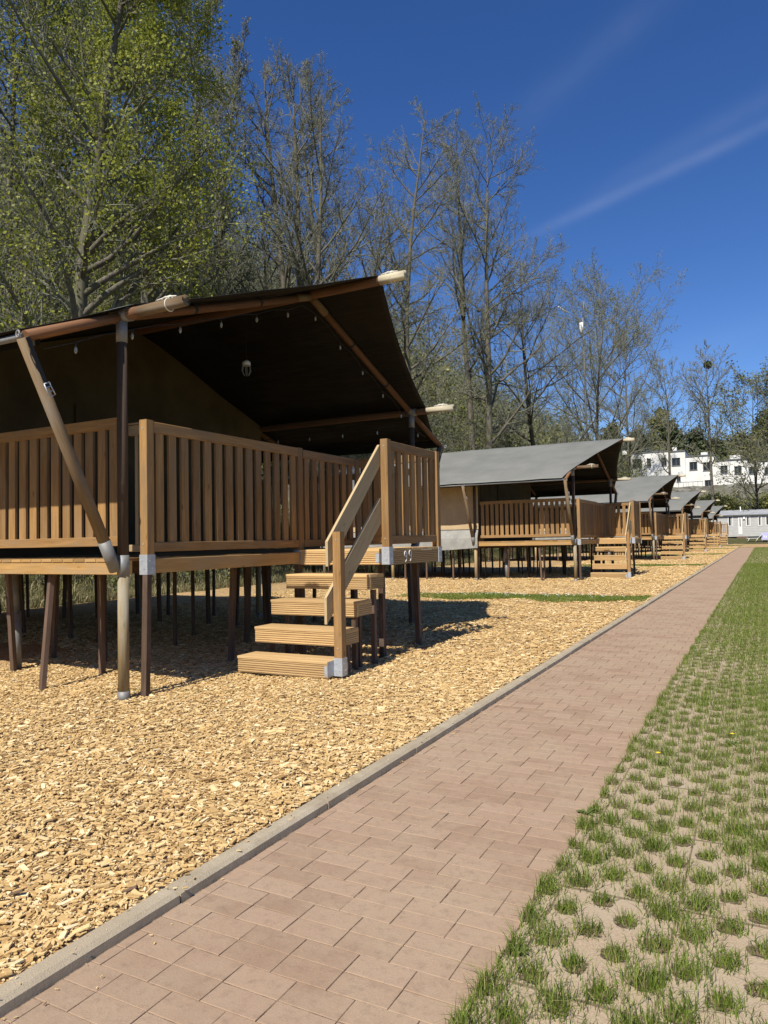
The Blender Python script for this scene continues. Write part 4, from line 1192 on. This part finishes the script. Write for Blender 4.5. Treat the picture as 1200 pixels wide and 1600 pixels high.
def conifer(px, Y, py_top, w, seed, label, mat='conifer'):
    pt = at_plane(px, 800, 'Y', Y); x, y = pt.x, Y; z = tz(x, y)
    d = FWD * F_PX + RGT * (px - 600) + UPV * (800 - py_top); s = math.hypot(x, y) / math.hypot(d.x, d.y); H = CAM_H + d.z * s - z
    W = w / 2 / F_PX * math.hypot(x, y); r = np.random.RandomState(seed)
    root = empty('evergreen_tree', (x, y, z - .2)); tag(root, label, 'tree', 'evergreens on the hill behind the white building')
    P0, R0 = trunk_line(r, H, H * .018); P1, R1 = spawn(r, P0, R0, 40, .1, .97, lambda t, pos: W * (1.08 - t) ** .7, (1.1, 1.6), .03, 5, .08, .35, .02)
    mk('trunk', join([tubes(P0, R0, 8), tubes(P1, R1, 4)]), M['barkd'], root)
    pts = P1[:, 1:].reshape(-1, 3); v, q_, rn = crown_leaves(r, pts, 26, .75, .6); mk('foliage', (v, q_), M[mat], root, False, rn)


for k, (px, Y, top, w, lab, mt) in enumerate([
        (1000, 175, 672, 60, 'dark evergreen behind the left corner of the white building', 'conifer'),
        (1032, 180, 640, 70, 'yellowish evergreen behind the left wing of the white building', 'leafdull'),
        (1062, 176, 660, 60, 'evergreen next right of the yellowish one', 'conifer'),
        (1092, 182, 672, 50, 'low dark evergreen behind the middle of the white building', 'conifer'),
        (1125, 178, 690, 60, 'lowest dark evergreen behind the middle of the white building', 'conifer'),
        (1160, 180, 680, 60, 'dark evergreen behind the right part of the white building', 'conifer'),
        (1195, 176, 640, 60, 'dark evergreen at the right edge of the photo', 'conifer'),
        (1230, 180, 640, 80, 'dark evergreen just beyond the right edge', 'conifer'),
        (965, 178, 660, 60, 'dark evergreen left of the white building', 'conifer')]):
    conifer(px, Y, top, w, 300 + k, lab, mt)

# ---- thicket on the bank: thin upright stems with small leaves, too many to count
def thicket(name, n, xr, yr, hr, seed, nl, lsize, label, mat='brushleaf', dens=None, tw=.012):
    r = np.random.RandomState(seed); x = r.uniform(*xr, n); y = yr[0] + (yr[1] - yr[0]) * r.rand(n) ** 1.2
    cl = np.sin(x * .55 + np.sin(y * .31) * 2) * np.cos(y * .37 + x * .2)
    k = cl + r.normal(0, .35, n) > -.25; x, y = x[k], y[k]; n = len(x)
    z = terrain(x, y); H = r.uniform(*hr, n) * (1 + .35 * np.sin(x * .4 + y * .23))
    K = 5; P = np.zeros((n, K, 3)); P[:, 0] = np.stack([x, y, z - .1], -1); d = np.stack([r.normal(0, .25, n), r.normal(0, .25, n), np.ones(n)], -1)
    for i in range(1, K):
        d = d + r.normal(0, .16, d.shape); d /= np.linalg.norm(d, axis=1, keepdims=True); P[:, i] = P[:, i - 1] + d * (H / (K - 1))[:, None]
    Rd = np.linspace(tw * 2.2, tw * .5, K)[None] * np.ones((n, 1))
    P1, R1 = spawn(r, P, Rd, 6, .25, 1, lambda t, pos: np.broadcast_to((H * .38)[:, None], t.shape) * 1.0, (.4, 1.0), .05, 4, .2, .6, tw * .5)
    P2, R2 = spawn(r, P1, R1, 4, .2, 1, lambda t, pos: np.broadcast_to(np.repeat(H, 6)[:, None] * .18, t.shape) * 1.0, (.4, 1.0), .04, 3, .2, .7, tw * .4)
    v, q_ = join([tubes(P, Rd, 4), tubes(P1, R1, 3), tubes(P2, R2, 3)])
    o = mk(name, (v, q_), M['twig'], None); tag(o, label + ', its bare stems', 'undergrowth', kind='stuff')
    v, q_, rn = crown_leaves(r, P2[:, -1], nl, lsize, .12); o = mk(name, (v, q_), M[mat], None, False, rn); tag(o, label + ', its first leaves', 'undergrowth', kind='stuff')


thicket('undergrowth', 2600, (-48, -18), (8, 50), (3.0, 6.5), 401, 4, .13, 'tangled spring undergrowth covering the near bank', tw=.014)
thicket('undergrowth', 2000, (-55, -17), (50, 135), (3.5, 8), 402, 3, .26, 'tangled spring undergrowth covering the far bank', tw=.022)
thicket('low_brush', 900, (-20, -13.8), (4, 40), (.3, .9), 403, 2, .08, 'low dry brush at the foot of the bank behind the decks', tw=.008)
thicket('undergrowth', 420, (-60, 40), (160, 235), (4, 8), 404, 3, .5, 'dark brush on the hill behind the white building', 'brushleaf', tw=.04)
# dry grass on the bank foot
r = np.random.RandomState(55); n = 60000; x = -13.5 - 7 * r.rand(n) ** 1.5; y = 4 + 36 * r.rand(n) ** 1.3
m_ = leafmat('dry grass', [(0, (.12, .12, .04)), (.5, (.24, .21, .10)), (1, (.40, .35, .20))], .2); M['dry'] = m_
o = link_obj('bank_grass', blades('bank_grass', x, y, r.uniform(.08, .30, n), np.full(n, .012), .6, M['dry'], 56, z=terrain(x, y))); tag(o, 'dry grass growing on the foot of the bank behind the decks', 'grass', kind='stuff')

# ================================================================== buildings at the far end
m = NT('white render', .9, .2)
n = m.noise(m.obj, .6, 5, .65); m.col(m.ramp(n, [(.3, (.62, .61, .57)), (.7, (.76, .75, .72))])); m.bump(m.noise(m.obj, 12, 3, .6), .2, .02); M['render'] = m.mat
m = NT('dark window glass', .08, .6); m.col((.025, .03, .035)); M['glass'] = m.mat
m = NT('grey window frame', .6); m.col((.12, .125, .13)); M['gframe'] = m.mat
m = NT('rubble stone wall', .95, .1)
v = m.n('TexVoronoi', feature='F1'); m.link(m.map(m.obj, (1, 1, 1.7)), v.inputs['Vector']); v.inputs['Scale'].default_value = 1.6
h = m.n('SeparateColor'); m.link(v.outputs['Color'], h.inputs[0])
c = m.ramp(h.outputs[0], [(0, (.11, .105, .09)), (.5, (.18, .17, .15)), (1, (.26, .245, .215))])
c = m.mix(m.ramp(m.noise(m.obj, .5, 4, .6), [(.4, (0, 0, 0)), (.7, (.6, .6, .6))]), c, (.15, .16, .09))
m.col(c); m.bump(v.outputs['Distance'], .6, .1); M['stone'] = m.mat
m = NT('grey clapboard', .7, .3)
n = m.noise(m.obj, 2, 4, .6); m.col(m.ramp(n, [(.3, (.40, .40, .38)), (.7, (.47, .47, .45))])); M['clap'] = m.mat
m = NT('grey sheet roof', .6, .4); n = m.noise(m.obj, 1.5, 4, .6); m.col(m.ramp(n, [(.3, (.24, .25, .26)), (.7, (.33, .34, .35))])); M['sheet'] = m.mat
m = NT('net curtain', .9); m.col((.45, .45, .43)); M['curtain'] = m.mat
m = NT('lilac cloth', .9); m.col((.42, .42, .62)); M['lilac'] = m.mat
m = NT('brown timber step', .9); m.col((.14, .09, .06)); M['brownbox'] = m.mat


def wall_holes(mb, x0, x1, z0, z1, y, holes, depth, mi=0):
    """wall facing -Y with real openings and reveals"""
    xs_ = sorted({x0, x1, *[h[0] for h in holes], *[h[1] for h in holes]}); zs = sorted({z0, z1, *[h[2] for h in holes], *[h[3] for h in holes]})
    for a, b in zip(xs_, xs_[1:]):
        for c, d in zip(zs, zs[1:]):
            if any(h[0] <= (a + b) / 2 <= h[1] and h[2] <= (c + d) / 2 <= h[3] for h in holes): continue
            mb.poly([(a, y, c), (b, y, c), (b, y, d), (a, y, d)], mi=mi)
    for (a, b, c, d) in holes:
        for p in ([(a, y, c), (a, y, d), (a, y + depth, d), (a, y + depth, c)], [(b, y, c), (b, y + depth, c), (b, y + depth, d), (b, y, d)],
                  [(a, y, d), (b, y, d), (b, y + depth, d), (a, y + depth, d)], [(a, y, c), (a, y + depth, c), (b, y + depth, c), (b, y, c)]):
            mb.poly(p, mi=mi)


def P2(px, py, Y): p = at_plane(px, py, 'Y', Y); return p.x, p.z


def white_block(pxl, pxr, py_top, py_bot, Y, wins, label, rooflights=()):
    global ORG
    x0, z1 = P2(pxl, py_top, Y); x1, _ = P2(pxr, py_top, Y); z0 = P2((pxl + pxr) / 2, py_bot, Y)[1]; z1 = P2((pxl + pxr) / 2, py_top, Y)[1]
    root = empty('white_house', ((x0 + x1) / 2, Y, z0)); tag(root, label, 'house', 'white terraced houses on the hill'); ORG = root.location.copy()
    holes = []
    for (a, b, c, d) in wins:
        xa, _ = P2(a, c, Y); xb, _ = P2(b, c, Y); zt = P2((a + b) / 2, c, Y)[1]; zb = P2((a + b) / 2, d, Y)[1]
        if zb < z0 + .05: zb = z0 + .05
        holes.append((xa, xb, zb, zt))
    mb = MB(); wall_holes(mb, x0, x1, z0, z1, Y, holes, .35)
    D = 9
    mb.poly([(x0, Y, z0), (x0, Y + D, z0), (x0, Y + D, z1), (x0, Y, z1)]); mb.poly([(x1, Y, z0), (x1, Y, z1), (x1, Y + D, z1), (x1, Y + D, z0)])
    mb.poly([(x0, Y + D, z0), (x1, Y + D, z0), (x1, Y + D, z1), (x0, Y + D, z1)]); mb.build('wall', M['render'], root)
    mb = MB(); mb.box(x0 - .12, x1 - .02, Y - .14, Y + D + .12, z1 + .01, z1 + .24, ch=.01); rf = mb.build('roof', M['gframe'], root)
    for (xa, xb, zb, zt) in holes:
        mb = MB(); t = .10; yy = Y + .16
        mb.box(xa + .01, xa + t, yy, yy + .1, zb + .01, zt - .01); mb.box(xb - t, xb - .01, yy, yy + .1, zb + .01, zt - .01)
        mb.box(xa + t, xb - t, yy, yy + .1, zt - t, zt - .01); mb.box(xa + t, xb - t, yy, yy + .1, zb + .01, zb + t)
        xm = (xa + xb) / 2; mb.box(xm - .04, xm + .04, yy + .005, yy + .095, zb + t, zt - t)
        w = mb.build('window', M['gframe'], root)
        mb = MB(); mb.box(xa + t, xb - t, yy + .035, yy + .06, zb + t, zt - t, ch=.001); mb.build('pane', M['glass'], w)
        mb = MB(); mb.box(xa - .05, xb + .05, Y - .08, Y + .15, zb - .09, zb - .003, ch=.005); mb.build('sill', M['gframe'], w)
    for (a, b, c, d) in rooflights:
        xa, zt = P2(a, c, Y + 2); xb, _ = P2(b, c, Y + 2); mb = MB(); mb.box(xa, xb, Y + 2, Y + 3.5, z1 + .22, max(zt, z1 + .5), ch=.05); mb.build('roof_box', M['render'], root)
    ORG = Vector((0, 0, 0))
    return root


YB = 146
z5 = lambda x, y: (970 + x / 5.217, 680 + y / 5.217)
def WZ(*l): return [(970 + a / 5.217, 970 + b / 5.217, 680 + c / 5.217, 680 + d / 5.217) for a, b, c, d in l]
white_block(984, 1044.5, 707.5, 768, YB, WZ((95, 162, 194, 262), (210, 245, 190, 260), (330, 372, 182, 250)), 'leftmost white flat roofed house of the row on the hill', [(972, 983, 704, 720)])
white_block(1044.7, 1070.3, 706, 768, YB - .6, WZ((415, 483, 185, 250), (455, 487, 332, 380)), 'narrow white house of the row, second from its left end', [(1050.5, 1057, 699, 704)])
white_block(1070.6, 1118, 713, 768, YB, WZ((558, 622, 217, 285), (668, 732, 220, 290), (683, 745, 365, 425)), 'middle white house of the row, with two wide upper windows', [(1095, 1106, 707, 712)])
white_block(1118.3, 1168, 719.5, 772, YB, WZ((810, 870, 248, 313), (924, 984, 252, 317), (938, 990, 393, 458)), 'white house right of the middle one, its right end behind a dark tree', [(1140, 1157, 712, 719)])
white_block(1168.3, 1222, 721, 776, YB + .4, WZ((1040, 1098, 258, 318), (1170, 1230, 260, 322), (1180, 1240, 400, 460)), 'last white house of the row at the right edge, seen through a dark tree')
white_block(1222.3, 1290, 728, 780, YB, [(1232, 1246, 738, 752), (1256, 1268, 738, 752)], 'white house of the row lying just beyond the right edge')

# terrace railings in front of the houses
for (a, b, y0_, y1_, lab) in ((1060, 1098, 753, 762, 'thin dark terrace railing in front of the middle white house'), (1125, 1168, 757, 768, 'thin dark terrace railing in front of the right white house')):
    xa, zt = P2(a, y0_, YB - 4); xb, _ = P2(b, y0_, YB - 4); zt = P2((a + b) / 2, y0_, YB - 4)[1]; zb = tz((xa + xb) / 2, YB - 4)
    root = empty('terrace_railing', (xa, YB - 4, zb)); tag(root, lab, 'railing'); ORG = root.location.copy()
    mb = MB(); mb.tube([(xa, YB - 4, zt), (xb, YB - 4, zt)], .05, 6); mb.build('handrail', M['gframe'], root)
    for k in range(6):
        x_ = xa + (xb - xa) * k / 5; mb = MB(); mb.tube([(x_, YB - 4, zb - .1), (x_, YB - 4, zt)], .035, 6); mb.build('post', M['gframe'], root)
    ORG = Vector((0, 0, 0))

# retaining wall
xa = P2(960, 780, 128.2)[0]; xb = P2(1330, 780, 128.2)[0]; mb = MB(); n_ = 30
zt_ = lambda x: 9.15 - .006 * (x - xa) + .08 * math.sin(x * 1.7)
for i in range(n_):
    a = xa + (xb - xa) * i / n_; b = xa + (xb - xa) * (i + 1) / n_
    mb.poly([(a, 128.2, 3.8), (b, 128.2, 3.8), (b, 128.35, zt_(b)), (a, 128.35, zt_(a))]); mb.poly([(a, 128.35, zt_(a)), (b, 128.35, zt_(b)), (b, 129.1, zt_(b)), (a, 129.1, zt_(a))])
tag(mb.build('retaining_wall', M['stone']), 'long grey stone retaining wall below the white houses', 'wall')

# hedge on the slope below the wall
r = np.random.RandomState(71)
xl = P2(1085, 790, 122)[0]; xr_ = P2(1260, 790, 122)[0]
n = 900; x = r.uniform(xl, xr_, n); y = 122.5 + r.normal(0, 1.2, n); zz = terrain(x, y)
pts = np.stack([x, y, zz + r.rand(n) * (2.3 + .5 * np.sin(x * .7))], -1)
root = empty('hedge', (0, 0, 0)); tag(root, 'long green hedge on the slope below the stone wall', 'hedge')
v, q_, rn = crown_leaves(r, pts, 26, .32, .32); mk('foliage', (v, q_), M['leafdull'], root, False, rn)
P = np.zeros((120, 3, 3)); x = np.linspace(xl, xr_, 120); y = 122.5 + r.normal(0, .4, 120); P[:, 0] = np.stack([x, y, terrain(x, y) - .1], -1); P[:, 1] = P[:, 0] + [.1, 0, .9]; P[:, 2] = P[:, 1] + [0, .1, .8]
mk('stems', tubes(P, np.ones((120, 1)) * np.array([[.04, .03, .01]]), 4), M['barkd'], root)

# grey mobile home
YC = 97.5
x0, z0 = P2(1112, 841, YC); x1 = x0 + 11.5; z0 = P2(1150, 838.5, YC)[1]; z1 = P2(1150, 804.5, YC)[1]
root = empty('mobile_home', ((x0 + x1) / 2, YC, tz(x0, YC))); tag(root, 'long grey mobile home with white windows at the end of the path', 'mobile home'); ORG = root.location.copy()
holes = []
zz = lambda x, y: (1090 + x / 10.91, 780 + y / 10.91)
W_ = [(528, 592, 300, 450), (838, 888, 300, 445), (1040, 1085, 300, 440), (1168, 1240, 290, 435)]
for (a, b, c, d) in W_:
    pa, pb = zz(a, c), zz(b, d); holes.append((P2(pa[0], pa[1], YC)[0], P2(pb[0], pb[1], YC)[0], P2(pa[0], pb[1], YC)[1], P2(pa[0], pa[1], YC)[1]))
pa, pb = zz(688, 305), zz(765, 600); door = (P2(*pa, YC)[0], P2(*pb, YC)[0], P2(pa[0], pb[1], YC)[1], P2(*pa, YC)[1])
zb_ = max(z0 + .02, door[2]); door = (door[0], door[1], zb_, door[3])
mb = MB(); wall_holes(mb, x0, x1, z0, z1, YC, holes + [door], .06)
mb.poly([(x0, YC, z0), (x0, YC + 3.6, z0), (x0, YC + 3.6, z1), (x0, YC, z1)]); mb.poly([(x1, YC, z0), (x1, YC, z1), (x1, YC + 3.6, z1), (x1, YC + 3.6, z0)])
mb.poly([(x0, YC + 3.6, z0), (x1, YC + 3.6, z0), (x1, YC + 3.6, z1), (x0, YC + 3.6, z1)])
k = z0 + .18
while k < z1 - .05:
    segs = [(x0, x1)]
    for (a, b, c, d) in holes + [door]:
        if c < k < d: segs = [s_ for (p, q) in segs for s_ in ([(p, a), (b, q)] if p < a < q else [(p, q)])]
    for p, q in segs: mb.box(p, q, YC - .014, YC - .001, k - .012, k + .012, ch=.001)
    k += .2
mb.build('wall', M['clap'], root)
for (a, b, c, d) in holes:
    mb = MB(); t = .09
    mb.box(a - t, a, YC - .03, YC + .05, c - t, d + t); mb.box(b, b + t, YC - .03, YC + .05, c - t, d + t); mb.box(a, b, YC - .03, YC + .05, d, d + t); mb.box(a, b, YC - .03, YC + .05, c - t, c)
    w = mb.build('window', M['white'], root); mb = MB(); mb.box(a, b, YC + .03, YC + .045, c, d, ch=.001); mb.build('pane', M['glass'], w)
    mb = MB(); mb.box(a + (b - a) * .55, b - .03, YC + .012, YC + .02, c + .02, d - .02, ch=.001); mb.build('curtain', M['curtain'], w)
a, b, c, d = door; mb = MB(); mb.box(a, a + .16, YC - .03, YC + .04, c, d); mb.box(b - .16, b, YC - .03, YC + .04, c, d); mb.box(a + .16, b - .16, YC - .03, YC + .04, d - .16, d); mb.box(a + .16, b - .16, YC - .025, YC + .04, c, c + (d - c) * .45)
w = mb.build('door', M['white'], root); mb = MB(); mb.box(a + .16, b - .16, YC + .0, YC + .02, c + (d - c) * .45, d - .16, ch=.001); mb.build('pane', M['glass'], w)
mb = MB()
for sg in (0, 1):
    pass
xm = x0 - .15; xe = x1 + .15; zr = z1 + .62; yr = YC + 1.8
mb.poly([(xm, YC - .18, z1 - .02), (xe, YC - .18, z1 - .02), (xe - .5, yr, zr), (xm + .5, yr, zr)]); mb.poly([(xm, YC + 3.78, z1 - .02), (xm + .5, yr, zr), (xe - .5, yr, zr), (xe, YC + 3.78, z1 - .02)])
mb.poly([(xm, YC - .18, z1 - .02), (xm + .5, yr, zr), (xm, YC + 3.78, z1 - .02)]); mb.poly([(xe, YC - .18, z1 - .02), (xe, YC + 3.78, z1 - .02), (xe - .5, yr, zr)])
rf = mb.build('roof', M['sheet'], root)
mb = MB(); mb.box(xm, xe, YC - .24, YC - .185, z1 - .12, z1 + .0); mb.build('gutter', M['gframe'], root)
pa = zz(730, 240); xf = P2(*pa, YC)[0]; mb = MB(); mb.tube([(xf, YC + .6, z1 + .1), (xf, YC + .6, z1 + 1.0)], .06, 8); mb.build('flue', M['white'], rf)
pa = zz(790, 320); xf, zf = P2(*pa, YC); mb = MB(); mb.box(xf - .12, xf + .12, YC - .16, YC - .03, zf - .14, zf + .12); mb.build('outdoor_lamp', M['white'], root)
mb = MB(); mb.box(x0 + .2, x1 - .2, YC + .3, YC + 3.2, tz(x0, YC) - .05, z0 + .01); mb.build('chassis', M['dark'], root)
xs0, xs1 = P2(zz(670, 650)[0], 838, YC)[0], P2(zz(860, 650)[0], 838, YC)[0]
mb = MB(); mb.box(xs0, xs1, YC - .9, YC - .08, tz(x0, YC) - .05, z0 + .02); mb.build('doorstep', M['brownbox'], root)
ORG = Vector((0, 0, 0))

# garden furniture in front of the mobile home
YF = 93; p = P2(1178, 842, YF); gz_ = tz(p[0], YF)
root = empty('garden_table', (p[0], YF, gz_)); tag(root, 'low white folding lounger on the grass before the mobile home', 'lounger'); ORG = Vector((p[0], YF, gz_))
ORG = Vector((0, 0, 0)); X0 = 0
def loc_build(mb, name, mat, root):
    global ORG
    o_ = mb.build(name, mat, root); return o_
w0 = .75; ORG = Vector((0, 0, 0))
mb = MB(); mb.board((-w0, 0, .42), (w0 * .6, 0, .42), .6, .05); mb.build('seat', M['white'], root)
mb = MB(); mb.board((w0 * .6, 0, .42), (w0 * 1.15, 0, .85), .6, .05, up=(-.5, 0, .8)); mb.build('backrest', M['white'], root)
for (xa_, xb_) in ((-w0 * .9, -w0 * .6), (w0 * .2, w0 * .55)):
    for yy in (-.27, .27):
        mb = MB(); mb.tube([(xa_, yy, 0), (xb_, yy, .41)], .03, 6); mb.build('leg', M['white'], root)
p = P2(1195, 842, YF)
root = empty('garden_chair', (p[0], YF, gz_)); tag(root, 'garden chair draped with a lilac cloth beside the white lounger', 'garden chair')
mb = MB(); mb.box(-.3, .3, -.3, .3, .42, .46); mb.build('seat', M['white'], root)
for sx in (-1, 1):
    for sy2 in (-1, 1): mb = MB(); mb.tube([(sx * .27, sy2 * .27, 0), (sx * .25, sy2 * .25, .42)], .025, 6); mb.build('leg', M['white'], root)
mb = MB(); mb.box(-.3, .3, .28, .32, .46, 1.0); mb.build('backrest', M['white'], root)
cl = MB()
for i in range(10):
    a = -.34 + .68 * i / 10; b = a + .068; fa = .03 * math.sin(i * 1.9); fb = .03 * math.sin((i + 1) * 1.9)
    cl.poly([(a, .27 + fa, .45), (b, .27 + fb, .45), (b, .26, 1.03), (a, .26, 1.03)]); cl.poly([(a, .26, 1.03), (b, .26, 1.03), (b, .36, 1.03), (a, .36, 1.03)])
    cl.poly([(a, -.33 + fa, .20), (b, -.33 + fb, .20), (b, -.32, .475), (a, -.32, .475)]); cl.poly([(a, -.32, .475), (b, -.32, .475), (b, .27 + fb, .475), (a, .27 + fa, .475)])
o_ = cl.build('cloth', M['lilac']); o_.location = (p[0], YF, gz_); tag(o_, 'lilac cloth draped over the garden chair by the mobile home', 'cloth')

# tall lamp mast with aerial above the third tent
YM = 62
pt = at_plane(918, 800, 'Y', YM); gzm = tz(pt.x, YM); top = at_plane(922, 468, 'Y', YM).z
root = empty('lamp_mast', (pt.x, YM, gzm)); tag(root, 'tall thin mast with a white cylinder lamp rising among the trees behind the third tent', 'lamp mast')
lam = at_plane(917, 512, 'Y', YM).z - gzm; H_ = top - gzm
mb = MB(); mb.tube([(.12, 0, -.1), (.12, 0, lam - .5), (.1, 0, lam + .9)], [.10, .07, .05], 8); mb.build('mast', M['galvdull'], root)
mb = MB(); mb.tube([(.0, -.15, lam - .5), (.0, -.15, lam + .45)], .17, 12); mb.build('lamp', M['white'], root)
mb = MB(); mb.tube([(.1, 0, lam + .9), (.25, 0, H_)], .025, 6); mb.tube([(.1, 0, lam + .9), (.55, 0, lam + 1.1)], .02, 6); mb.tube([(.25, 0, H_), (.6, 0, lam + 1.0)], .012, 6); mb.build('aerial', M['galvdull'], root)
mb = MB(); mb.tube([(.1, 0, lam + .6), (-1.0, 0, lam + 1.5), (-1.9, 0, lam + 2.2)], .035, 6); mb.build('arm', M['galvdull'], root)
mb = MB(); mb.tube([(-1.25, -.05, lam + 1.62), (-1.95, -.05, lam + 2.2)], .07, 8); mb.build('tube_lamp', M['white'], root)
p2 = at_plane(868, 425, 'Y', YM); mb = MB(); mb.tube([(.25, 0, H_), ((p2.x - pt.x) * .5, 0, (H_ + p2.z - gzm) / 2 - .1), (p2.x - pt.x, 0, p2.z - gzm)], .014, 5); mb.build('stay_wire', M['dark'], root)

# small litter and sticks near the kerb
r = random.Random(8)
for (px, py, lab) in ((25, 1400, 'dark bark scrap lying on the chips at the left edge'), (203, 1395, 'small dark bark scrap on the chips near the kerb')):
    p = at_plane(px, py, 'Z', .03); mb = MB(); mb.board((p.x - .02, p.y - .01, .035), (p.x + .022, p.y + .014, .05), .018, .008, up=(.2, .3, 1)); tag(mb.build('bark_scrap', M['brownbox']), lab, 'bark')
p = at_plane(118, 1500, 'Z', .01); mb = MB(); mb.tube([(p.x, p.y - .02, .006), (p.x + .03, p.y + .04, .010)], .002, 5); tag(mb.build('twig', M['twig']), 'short twig lying on the brick path beside the kerb', 'twig')
